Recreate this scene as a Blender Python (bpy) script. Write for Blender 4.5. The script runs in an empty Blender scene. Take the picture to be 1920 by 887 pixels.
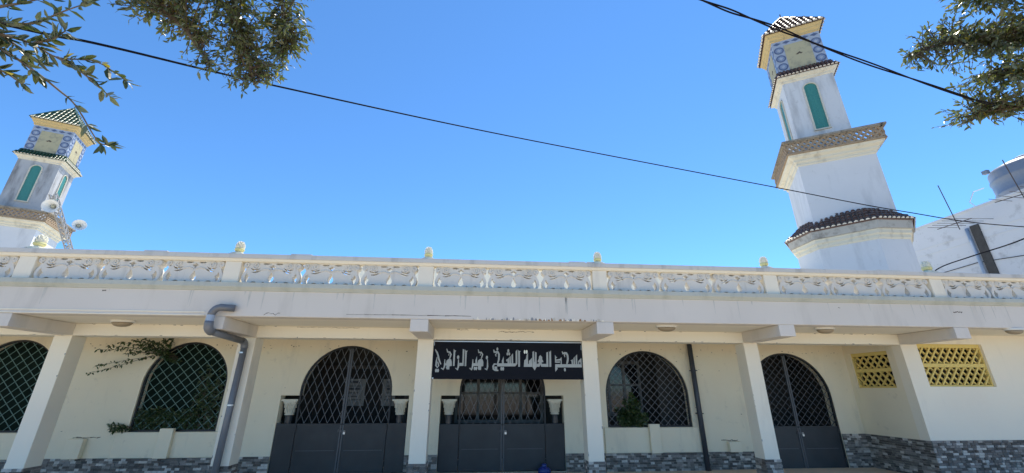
import bpy, bmesh, math, random
from mathutils import Vector, Matrix
random.seed(7)
PI = math.pi
R = math.radians
scene = bpy.context.scene
COL = scene.collection

# ------------------------------------------------------------------ camera, sky, sun, exposure
cam_d = bpy.data.cameras.new("camera")
cam_d.sensor_width = 36.0
cam_d.lens = 766.7 / 1920 * 36.0
cam_d.clip_end = 2000
cam_d.clip_start = 0.05
cam = bpy.data.objects.new("camera", cam_d)
COL.objects.link(cam)
yaw, pitch, roll = R(4.833), R(20.442), R(0.113)
fwd = Vector((math.sin(yaw) * math.cos(pitch), math.cos(yaw) * math.cos(pitch), math.sin(pitch)))
rgt = Vector((math.cos(yaw), -math.sin(yaw), 0))
upv = rgt.cross(fwd)
rg2 = rgt * math.cos(roll) + upv * math.sin(roll)
up2 = upv * math.cos(roll) - rgt * math.sin(roll)
cam.matrix_world = Matrix(((rg2.x, up2.x, -fwd.x, 0), (rg2.y, up2.y, -fwd.y, 0), (rg2.z, up2.z, -fwd.z, 1.65), (0, 0, 0, 1)))
scene.camera = cam

SUN_AZ, SUN_EL = 37.0, 63.0          # azimuth from +Y towards +X
world = bpy.data.worlds.new("World")
scene.world = world
world.use_nodes = True
wn = world.node_tree.nodes
wl = world.node_tree.links
bg = wn["Background"]
sky = wn.new("ShaderNodeTexSky")
sky.sky_type = 'NISHITA'
sky.sun_disc = False
sky.sun_elevation = R(SUN_EL)
sky.sun_rotation = R(SUN_AZ)
sky.altitude = 50
sky.air_density = 0.78
sky.dust_density = 0.0
sky.ozone_density = 10.0
bg.inputs[1].default_value = 0.15
sat = wn.new("ShaderNodeMix")          # even tint of the whole sky: the phone's azure rendering
sat.data_type = 'RGBA'; sat.blend_type = 'MULTIPLY'; sat.inputs[0].default_value = 1.0
sat.inputs[7].default_value = (0.80, 1.04, 1.06, 1)
wl.new(sky.outputs[0], sat.inputs[6])
wl.new(sat.outputs[2], bg.inputs[0])

sun_d = bpy.data.lights.new("sun", 'SUN')
sun_d.energy = 4.0
sun_d.angle = R(0.53)
sun_d.color = (1.0, 0.93, 0.80)
sun = bpy.data.objects.new("sun", sun_d)
COL.objects.link(sun)
sv = Vector((math.sin(R(SUN_AZ)) * math.cos(R(SUN_EL)), math.cos(R(SUN_AZ)) * math.cos(R(SUN_EL)), math.sin(R(SUN_EL))))
sun.rotation_euler = sv.to_track_quat('Z', 'Y').to_euler()
sun.location = (20, 20, 40)

vs = scene.view_settings
vs.view_transform = 'Standard'
vs.look = 'None'
vs.exposure = 0.76
vs.gamma = 1.0
scene.cycles.max_bounces = 8
scene.cycles.diffuse_bounces = 5
scene.cycles.transparent_max_bounces = 8

# ------------------------------------------------------------------ helpers
def tag(o, label=None, cat=None, group=None, kind=None):
    if label: o["label"] = label
    if cat: o["category"] = cat
    if group: o["group"] = group
    if kind: o["kind"] = kind
    return o

def empty(name, loc=(0, 0, 0), rz=0.0, **kw):
    o = bpy.data.objects.new(name, None)
    COL.objects.link(o)
    o.location = loc
    o.rotation_euler = (0, 0, rz)
    o.empty_display_size = 0.2
    return tag(o, **kw)

class MB:
    def __init__(s):
        s.v = []; s.f = []; s.m = []
    def add(s, verts, faces, mi=0):
        b = len(s.v)
        s.v += [tuple(p) for p in verts]
        s.f += [tuple(i + b for i in f) for f in faces]
        s.m += [mi] * len(faces)
        return s
    def box(s, x0, x1, y0, y1, z0, z1, mi=0):
        return s.add([(x0, y0, z0), (x1, y0, z0), (x1, y1, z0), (x0, y1, z0), (x0, y0, z1), (x1, y0, z1), (x1, y1, z1), (x0, y1, z1)],
                     [(0, 3, 2, 1), (4, 5, 6, 7), (0, 1, 5, 4), (1, 2, 6, 5), (2, 3, 7, 6), (3, 0, 4, 7)], mi)
    def prism(s, poly, a0, a1, ax='Y', mi=0):
        # poly of 2D points (u,v): ax 'Y' -> (u, a, v); 'Z' -> (u, v, a); 'X' -> (a, u, v)
        fn = {'Y': lambda p, a: (p[0], a, p[1]), 'Z': lambda p, a: (p[0], p[1], a), 'X': lambda p, a: (a, p[0], p[1])}[ax]
        n = len(poly)
        ar = sum(poly[i][0] * poly[(i + 1) % n][1] - poly[(i + 1) % n][0] * poly[i][1] for i in range(n))
        if ar < 0: poly = poly[::-1]
        V = [fn(p, a0) for p in poly] + [fn(p, a1) for p in poly]
        F = [tuple(range(n)), tuple(range(2 * n - 1, n - 1, -1))]
        F += [(i, n + i, n + (i + 1) % n, (i + 1) % n) for i in range(n)]
        if ax in 'ZX': F = [f[::-1] for f in F]
        return s.add(V, F, mi)
    def tube(s, path, r, n=8, mi=0, cap=True):
        P = [Vector(p) for p in path]
        rr = r if isinstance(r, (list, tuple)) else [r] * len(P)
        T = []
        for i in range(len(P)):
            a = P[max(i - 1, 0)]; b = P[min(i + 1, len(P) - 1)]
            T.append((b - a).normalized())
        up = Vector((0, 0, 1)) if abs(T[0].z) < 0.9 else Vector((1, 0, 0))
        u = T[0].cross(up).normalized()
        V = []
        for i in range(len(P)):
            u = (u - T[i] * u.dot(T[i])).normalized()
            w = T[i].cross(u)
            V += [P[i] + (u * math.cos(2 * PI * k / n) + w * math.sin(2 * PI * k / n)) * rr[i] for k in range(n)]
        F = []
        for i in range(len(P) - 1):
            for k in range(n):
                a = i * n + k; b = i * n + (k + 1) % n
                F.append((a, b, b + n, a + n))
        if cap:
            F.append(tuple(range(n - 1, -1, -1)))
            F.append(tuple((len(P) - 1) * n + k for k in range(n)))
        return s.add(V, F, mi)
    def lathe(s, prof, c=(0, 0, 0), n=20, mi=0):
        V = []; F = []
        for r, z in prof:
            V += [(c[0] + r * math.cos(2 * PI * k / n), c[1] + r * math.sin(2 * PI * k / n), c[2] + z) for k in range(n)]
        for i in range(len(prof) - 1):
            for k in range(n):
                a = i * n + k; b = i * n + (k + 1) % n
                F.append((a, b, b + n, a + n))
        F.append(tuple(range(n - 1, -1, -1)))
        F.append(tuple((len(prof) - 1) * n + k for k in range(n)))
        return s.add(V, F, mi)
    def loft(s, rings, mi=0, cap=True):
        n = len(rings[0]); V = [p for r in rings for p in r]; F = []
        for i in range(len(rings) - 1):
            for k in range(n):
                a = i * n + k; b = i * n + (k + 1) % n
                F.append((a, b, b + n, a + n))
        if cap:
            F.append(tuple(range(n - 1, -1, -1)))
            F.append(tuple((len(rings) - 1) * n + k for k in range(n)))
        return s.add(V, F, mi)
    def mesh(s, name, mats):
        me = bpy.data.meshes.new(name)
        me.from_pydata(s.v, [], s.f)
        for m in (mats if isinstance(mats, (list, tuple)) else [mats]):
            me.materials.append(m)
        if any(s.m):
            me.polygons.foreach_set("material_index", s.m)
        me.update()
        return me
    def build(s, name, mats, parent=None, smooth=False, bevel=0, fix=False):
        me = s.mesh(name, mats)
        if fix:
            b = bmesh.new(); b.from_mesh(me); bmesh.ops.recalc_face_normals(b, faces=b.faces); b.to_mesh(me); b.free()
        if smooth:
            me.polygons.foreach_set("use_smooth", [True] * len(me.polygons))
        return link(name, me, parent, bevel)

def link(name, me, parent=None, bevel=0):
    o = bpy.data.objects.new(name, me)
    COL.objects.link(o)
    if parent: o.parent = parent
    if bevel:
        md = o.modifiers.new("bevel", 'BEVEL'); md.width = bevel; md.segments = 2; md.limit_method = 'ANGLE'; md.angle_limit = R(40)
    return o

def smooth_by_angle(o, ang=40):
    me = o.data
    me.polygons.foreach_set("use_smooth", [True] * len(me.polygons))
    me.set_sharp_from_angle(angle=R(ang))
    return o

# ------------------------------------------------------------------ materials
def new_mat(name):
    m = bpy.data.materials.new(name); m.use_nodes = True
    nt = m.node_tree
    return m, nt, nt.nodes["Principled BSDF"]

def simple(name, col, rough=0.6, metal=0.0, spec=0.5, var=0.0, scale=12.0, bump=0.0, bscale=60.0, coat=0.0):
    m, nt, b = new_mat(name)
    b.inputs["Base Color"].default_value = (*col, 1)
    b.inputs["Roughness"].default_value = rough
    b.inputs["Metallic"].default_value = metal
    b.inputs["Specular IOR Level"].default_value = spec
    b.inputs["Coat Weight"].default_value = coat
    tc = nt.nodes.new("ShaderNodeTexCoord")
    if var:
        n = nt.nodes.new("ShaderNodeTexNoise"); n.inputs["Scale"].default_value = scale; n.inputs["Detail"].default_value = 6
        nt.links.new(tc.outputs["Object"], n.inputs["Vector"])
        mx = nt.nodes.new("ShaderNodeMix"); mx.data_type = 'RGBA'
        mx.inputs[6].default_value = (*[c * (1 - var) for c in col], 1)
        mx.inputs[7].default_value = (*[min(1, c * (1 + var)) for c in col], 1)
        nt.links.new(n.outputs[0], mx.inputs[0]); nt.links.new(mx.outputs[2], b.inputs["Base Color"])
    if bump:
        n2 = nt.nodes.new("ShaderNodeTexNoise"); n2.inputs["Scale"].default_value = bscale; n2.inputs["Detail"].default_value = 4
        nt.links.new(tc.outputs["Object"], n2.inputs["Vector"])
        bp = nt.nodes.new("ShaderNodeBump"); bp.inputs["Strength"].default_value = bump; bp.inputs["Distance"].default_value = 0.01
        nt.links.new(n2.outputs[0], bp.inputs["Height"]); nt.links.new(bp.outputs[0], b.inputs["Normal"])
    return m

def plaster(name, col, dirt=(0.32, 0.29, 0.24), amount=0.35, streak=True, thresh=0.58, blotch=0.05, speck=0.0, dscale=1.0):
    """painted render: large soft blotches, grime spots and vertical run marks, fine roughness"""
    m, nt, b = new_mat(name)
    N = nt.nodes.new; L = nt.links.new
    tc = N("ShaderNodeTexCoord")
    geo = N("ShaderNodeNewGeometry")
    n1 = N("ShaderNodeTexNoise"); n1.inputs["Scale"].default_value = 0.9; n1.inputs["Detail"].default_value = 5
    L(geo.outputs["Position"], n1.inputs["Vector"])
    mx = N("ShaderNodeMix"); mx.data_type = 'RGBA'
    mx.inputs[6].default_value = (*[c * (1 - blotch) for c in col], 1); mx.inputs[7].default_value = (*[min(0.9, c * (1 + blotch)) for c in col], 1)
    L(n1.outputs[0], mx.inputs[0])
    mp = N("ShaderNodeMapping"); mp.inputs["Scale"].default_value = (2.6 * dscale, 2.6 * dscale, 0.55 * dscale) if streak else (3 * dscale,) * 3
    L(geo.outputs["Position"], mp.inputs["Vector"])
    n2 = N("ShaderNodeTexNoise"); n2.inputs["Scale"].default_value = 1.0; n2.inputs["Detail"].default_value = 7; n2.inputs["Roughness"].default_value = 0.62
    L(mp.outputs[0], n2.inputs["Vector"])
    rp = N("ShaderNodeValToRGB"); rp.color_ramp.elements[0].position = thresh; rp.color_ramp.elements[1].position = thresh + 0.22
    rp.color_ramp.elements[1].color = (amount, amount, amount, 1)
    L(n2.outputs[0], rp.inputs[0])
    m2 = N("ShaderNodeMix"); m2.data_type = 'RGBA'; m2.inputs[7].default_value = (*dirt, 1)
    L(rp.outputs[0], m2.inputs[0]); L(mx.outputs[2], m2.inputs[6])
    out = m2.outputs[2]
    if speck:
        n3 = N("ShaderNodeTexNoise"); n3.inputs["Scale"].default_value = 5.0; n3.inputs["Detail"].default_value = 9; n3.inputs["Roughness"].default_value = 0.7
        L(geo.outputs["Position"], n3.inputs["Vector"])
        r3 = N("ShaderNodeValToRGB"); r3.color_ramp.elements[0].position = 0.6; r3.color_ramp.elements[1].position = 0.68
        r3.color_ramp.elements[1].color = (speck,) * 3 + (1,)
        L(n3.outputs[0], r3.inputs[0])
        m3 = N("ShaderNodeMix"); m3.data_type = 'RGBA'; m3.inputs[7].default_value = (0.13, 0.12, 0.11, 1)
        L(r3.outputs[0], m3.inputs[0]); L(out, m3.inputs[6]); out = m3.outputs[2]
    L(out, b.inputs["Base Color"])
    b.inputs["Roughness"].default_value = 0.8
    b.inputs["Specular IOR Level"].default_value = 0.25
    n4 = N("ShaderNodeTexNoise"); n4.inputs["Scale"].default_value = 45; n4.inputs["Detail"].default_value = 5
    L(geo.outputs["Position"], n4.inputs["Vector"])
    n5 = N("ShaderNodeTexNoise"); n5.inputs["Scale"].default_value = 3.5; n5.inputs["Detail"].default_value = 3
    L(geo.outputs["Position"], n5.inputs["Vector"])
    ad = N("ShaderNodeMath"); ad.operation = 'MULTIPLY_ADD'; ad.inputs[1].default_value = 3.0
    L(n5.outputs[0], ad.inputs[0]); L(n4.outputs[0], ad.inputs[2])
    bp = N("ShaderNodeBump"); bp.inputs["Strength"].default_value = 0.22; bp.inputs["Distance"].default_value = 0.006
    L(ad.outputs[0], bp.inputs["Height"]); L(bp.outputs[0], b.inputs["Normal"])
    return m

def leaf_mat(name, c1, c2, back, trans=0.35):
    m, nt, b = new_mat(name)
    N = nt.nodes.new; L = nt.links.new
    geo = N("ShaderNodeNewGeometry")
    n = N("ShaderNodeTexNoise"); n.inputs["Scale"].default_value = 9; n.inputs["Detail"].default_value = 2
    L(geo.outputs["Position"], n.inputs["Vector"])
    mx = N("ShaderNodeMix"); mx.data_type = 'RGBA'; mx.inputs[6].default_value = (*c1, 1); mx.inputs[7].default_value = (*c2, 1)
    rp = N("ShaderNodeValToRGB"); rp.color_ramp.elements[0].position = 0.35; rp.color_ramp.elements[1].position = 0.65
    L(n.outputs[0], rp.inputs[0]); L(rp.outputs[0], mx.inputs[0])
    m2 = N("ShaderNodeMix"); m2.data_type = 'RGBA'; m2.inputs[7].default_value = (*back, 1)
    L(geo.outputs["Backfacing"], m2.inputs[0]); L(mx.outputs[2], m2.inputs[6])
    L(m2.outputs[2], b.inputs["Base Color"])
    b.inputs["Roughness"].default_value = 0.34
    tr = N("ShaderNodeBsdfTranslucent"); tr.inputs[0].default_value = (c2[0] * 1.5, c2[1] * 1.6, c2[2] * 0.8, 1)
    ms = N("ShaderNodeMixShader"); ms.inputs[0].default_value = trans
    L(b.outputs[0], ms.inputs[1]); L(tr.outputs[0], ms.inputs[2])
    L(ms.outputs[0], nt.nodes["Material Output"].inputs["Surface"])
    return m

M = {}
M['paint'] = plaster('white_painted_render', (0.89, 0.79, 0.645), amount=0.25, thresh=0.57, blotch=0.07)
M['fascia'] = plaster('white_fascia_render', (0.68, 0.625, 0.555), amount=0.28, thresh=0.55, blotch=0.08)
M['wall'] = plaster('cream_wall_render', (0.85, 0.735, 0.545), amount=0.30, thresh=0.56, blotch=0.10, speck=0.14)
M['beam'] = plaster('cream_beam_render', (0.85, 0.79, 0.655), amount=0.15, thresh=0.62)
M['coping'] = plaster('weathered_coping_concrete', (0.62, 0.60, 0.56), dirt=(0.14, 0.14, 0.13), amount=0.55, thresh=0.52)
M['cornice'] = plaster('green_grey_cornice', (0.50, 0.51, 0.45), dirt=(0.24, 0.26, 0.21), amount=0.5, thresh=0.5)
M['panel'] = plaster('cast_concrete_white', (0.68, 0.65, 0.59), dirt=(0.25, 0.23, 0.2), amount=0.4, thresh=0.55, dscale=2)
M['finial'] = plaster('finial_white', (0.80, 0.77, 0.62), dirt=(0.2, 0.2, 0.15), amount=0.6, streak=False, thresh=0.52, dscale=6)
M['finial_y'] = plaster('finial_yellow', (0.72, 0.68, 0.34), dirt=(0.3, 0.28, 0.12), amount=0.5, streak=False, thresh=0.5, dscale=6)
M['min_wall'] = plaster('minaret_weathered_white', (0.63, 0.63, 0.63), dirt=(0.28, 0.275, 0.27), amount=0.6, streak=True, thresh=0.50, speck=0.22, dscale=0.9)
M['min_grimy'] = plaster('minaret_grimy_white', (0.44, 0.44, 0.445), dirt=(0.10, 0.095, 0.09), amount=0.8, streak=True, thresh=0.50, speck=0.6, blotch=0.1, dscale=0.7)
M['min_clean'] = plaster('minaret_white', (0.64, 0.64, 0.645), dirt=(0.36, 0.36, 0.37), amount=0.5, streak=True, thresh=0.52, speck=0.12, blotch=0.08, dscale=.8)
M['min_cream'] = plaster('minaret_cream_moulding', (0.66, 0.615, 0.50), dirt=(0.25, 0.20, 0.14), amount=0.6, thresh=0.52, dscale=1.5)
M['min_band'] = plaster('minaret_stained_band', (0.45, 0.42, 0.37), dirt=(0.13, 0.11, 0.09), amount=0.7, streak=False, thresh=0.5, dscale=1.2)
M['min_rail'] = plaster('minaret_brown_rail', (0.30, 0.265, 0.215), dirt=(0.08, 0.07, 0.06), amount=0.7, streak=False, thresh=0.48, dscale=2)
M['min_yellow'] = plaster('minaret_ochre', (0.58, 0.43, 0.20), dirt=(0.25, 0.2, 0.12), amount=0.5, thresh=0.53, dscale=2)
M['min_panel'] = plaster('minaret_buff_panel', (0.46, 0.41, 0.26), dirt=(0.20, 0.19, 0.16), amount=0.75, streak=False, thresh=0.5, dscale=1.2)
M['lattice'] = plaster('lattice_brown_concrete', (0.34, 0.25, 0.165), dirt=(0.12, 0.10, 0.08), amount=0.6, streak=False, thresh=0.5, dscale=3)
M['tile_green'] = simple('green_glazed_tile', (0.025, 0.075, 0.042), 0.36, spec=0.5, var=0.5, scale=6, coat=0.15)
M['tile_dark'] = simple('dark_glazed_tile', (0.125, 0.072, 0.058), 0.42, spec=0.5, var=0.5, scale=6)
M['tile_end'] = simple('pale_tile_end', (0.62, 0.60, 0.55), 0.6, var=0.35, scale=9)
M['turq'] = simple('turquoise_faience', (0.05, 0.215, 0.18), 0.4, var=0.25, scale=18, bump=0.7, bscale=26)
M['turq_frame'] = plaster('niche_frame_buff', (0.60, 0.56, 0.46), amount=0.4, streak=False, thresh=0.5, dscale=3)
M['azulejo'] = simple('pale_blue_tile', (0.37, 0.405, 0.47), 0.35, var=0.2, scale=14)
M['azul_mid'] = simple('blue_rosette_tile', (0.21, 0.255, 0.36), 0.35, var=0.3, scale=30)
M['azul_dark'] = simple('dark_blue_glaze', (0.10, 0.125, 0.21), 0.35, var=0.3, scale=30)
M['gate'] = simple('charcoal_sheet_steel', (0.036, 0.038, 0.041), 0.45, spec=0.4, var=0.42, scale=3.5, bump=0.15, bscale=5)
M['bar_dark'] = simple('charcoal_bar', (0.085, 0.088, 0.095), 0.45, metal=0.2)
M['bar_grey'] = simple('grey_bar', (0.135, 0.137, 0.142), 0.45, metal=0.2)
M['bar_teal'] = simple('teal_painted_bar', (0.13, 0.235, 0.20), 0.45)
M['black'] = simple('black_steel_frame', (0.015, 0.016, 0.018), 0.5)
M['net'] = simple('dark_green_net', (0.008, 0.017, 0.012), 0.9, spec=0.1, var=0.4, scale=3)
M['sign'] = simple('black_gloss_board', (0.006, 0.007, 0.012), 0.5, spec=0.12, var=0.4, scale=1.5)
M['silver'] = simple('aluminium_trim', (0.55, 0.55, 0.55), 0.35, metal=0.9)
M['letter'] = simple('brushed_silver_letter', (0.36, 0.36, 0.33), 0.45, metal=0.4, var=0.3, scale=5)
M['letter_b'] = simple('bright_letter_dot', (0.82, 0.80, 0.66), 0.35, metal=0.2)
M['pvc'] = simple('grey_pvc', (0.16, 0.168, 0.18), 0.38, var=0.25, scale=5)
M['pvc_light'] = simple('pale_pvc_collar', (0.36, 0.42, 0.50), 0.3, var=0.1)
M['pvc_dark'] = simple('dark_pvc', (0.045, 0.05, 0.062), 0.45, var=0.25, scale=5)
M['yellow'] = plaster('yellow_vent_paint', (0.76, 0.58, 0.19), dirt=(0.32, 0.24, 0.08), amount=0.4, streak=False, thresh=0.55, dscale=4)
M['dark'] = simple('interior_shade', (0.03, 0.028, 0.026), 0.9)  # near-black colour stands in for the shade of unlit rooms
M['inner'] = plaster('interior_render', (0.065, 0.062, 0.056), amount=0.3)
M['wood'] = simple('dark_wood', (0.05, 0.036, 0.026), 0.5, var=0.4, scale=8)
M['frame_grey'] = simple('grey_window_frame', (0.17, 0.165, 0.155), 0.5)
M['pane'] = simple('dark_glass', (0.012, 0.014, 0.018), 0.08, spec=0.6)
M['paper'] = simple('printed_paper', (0.28, 0.275, 0.26), 0.8)
M['ink'] = simple('ink', (0.08, 0.08, 0.09), 0.8)
M['marble'] = simple('dark_marble', (0.055, 0.06, 0.065), 0.25, var=0.8, scale=9)
M['capital'] = simple('cream_capital', (0.70, 0.65, 0.52), 0.7, var=0.2, scale=20)
M['stone'] = [simple('split_stone_%s' % n, c, 0.85, spec=0.3, var=0.45, scale=22, bump=0.9, bscale=70) for n, c in
              (('charcoal', (0.115, 0.10, 0.088)), ('slate', (0.16, 0.145, 0.13)), ('mid', (0.275, 0.25, 0.225)), ('ash', (0.39, 0.36, 0.32)), ('pale', (0.57, 0.53, 0.475)), ('smoke', (0.20, 0.18, 0.16)))]
M['mortar'] = simple('dark_mortar', (0.06, 0.058, 0.055), 0.95)
M['lamp_base'] = simple('lamp_base_white', (0.72, 0.70, 0.64), 0.5)
M['lamp_glass'] = simple('frosted_lamp_glass', (0.30, 0.235, 0.15), 0.35)
M['horn'] = simple('horn_grey_white', (0.70, 0.70, 0.68), 0.45, var=0.12)
M['horn_in'] = simple('horn_driver', (0.45, 0.43, 0.32), 0.5)
M['steel'] = simple('galvanised_steel', (0.33, 0.33, 0.33), 0.5, metal=0.5, var=0.25)
M['rust'] = simple('rusty_aerial', (0.10, 0.075, 0.065), 0.7, metal=0.3, var=0.4, scale=20)
M['cable'] = simple('black_cable', (0.010, 0.010, 0.014), 0.95, spec=0.1)
M['tank'] = simple('grey_polyethylene', (0.20, 0.225, 0.27), 0.45, var=0.12)
M['rear'] = plaster('rear_building_render', (0.70, 0.705, 0.72), dirt=(0.22, 0.21, 0.20), amount=0.55, streak=False, thresh=0.55, speck=0.3, dscale=0.7)
M['blackstrip'] = simple('black_strip_render', (0.075, 0.07, 0.065), 0.9, var=0.6, scale=6)
M['hall'] = plaster('hall_cream_render', (0.80, 0.75, 0.62), amount=0.25)
M['pinktile'] = simple('pink_roof_tile', (0.62, 0.40, 0.34), 0.7, var=0.25, scale=8)
M['terrace'] = simple('terrace_screed', (0.55, 0.52, 0.46), 0.9, var=0.15, scale=2)
M['leaf'] = leaf_mat('olive_leaf', (0.042, 0.056, 0.024), (0.125, 0.142, 0.058), (0.21, 0.225, 0.155), 0.32)
M['leaf_near'] = leaf_mat('near_olive_leaf', (0.022, 0.036, 0.014), (0.060, 0.080, 0.030), (0.13, 0.15, 0.10), 0.25)
M['leaf_y'] = leaf_mat('yellowing_leaf', (0.20, 0.16, 0.02), (0.30, 0.24, 0.04), (0.25, 0.22, 0.09))
M['leaf_g'] = leaf_mat('creeper_leaf', (0.018, 0.045, 0.012), (0.045, 0.080, 0.020), (0.08, 0.11, 0.05), 0.2)
M['bark'] = simple('grey_bark', (0.13, 0.105, 0.08), 0.9, var=0.4, scale=14, bump=0.8, bscale=30)
M['twig'] = simple('twig', (0.085, 0.065, 0.048), 0.85, var=0.3, scale=14)
M['bluebag'] = simple('blue_plastic', (0.02, 0.04, 0.20), 0.3)
M['rustpatch'] = simple('rust_stained_plaster', (0.33, 0.19, 0.09), 0.9, var=0.6, scale=30)
M['barepatch'] = simple('bare_plaster', (0.58, 0.52, 0.42), 0.95, var=0.4, scale=30)
M['greypatch'] = simple('exposed_concrete', (0.27, 0.27, 0.27), 0.95, var=0.5, scale=30)
M['drip'] = simple('rain_streak', (0.56, 0.535, 0.48), 0.9, var=0.25, scale=7)
M['mould'] = simple('mould_spots', (0.20, 0.165, 0.12), 0.95, var=0.5, scale=30)
M['crack'] = simple('crack_shadow', (0.10, 0.075, 0.055), 0.95)
M['paving'] = simple('pale_concrete_paving', (0.66, 0.54, 0.38), 0.9, var=0.15, scale=1.5, bump=0.3, bscale=30)  # pale warm tone chosen to bounce sunlight up onto the facade
M['earth'] = simple('dry_ground', (0.45, 0.38, 0.29), 0.95, var=0.25, scale=0.3)
M['asphalt'] = simple('asphalt', (0.055, 0.055, 0.056), 0.9, var=0.25, scale=8, bump=0.5, bscale=90)
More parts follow.
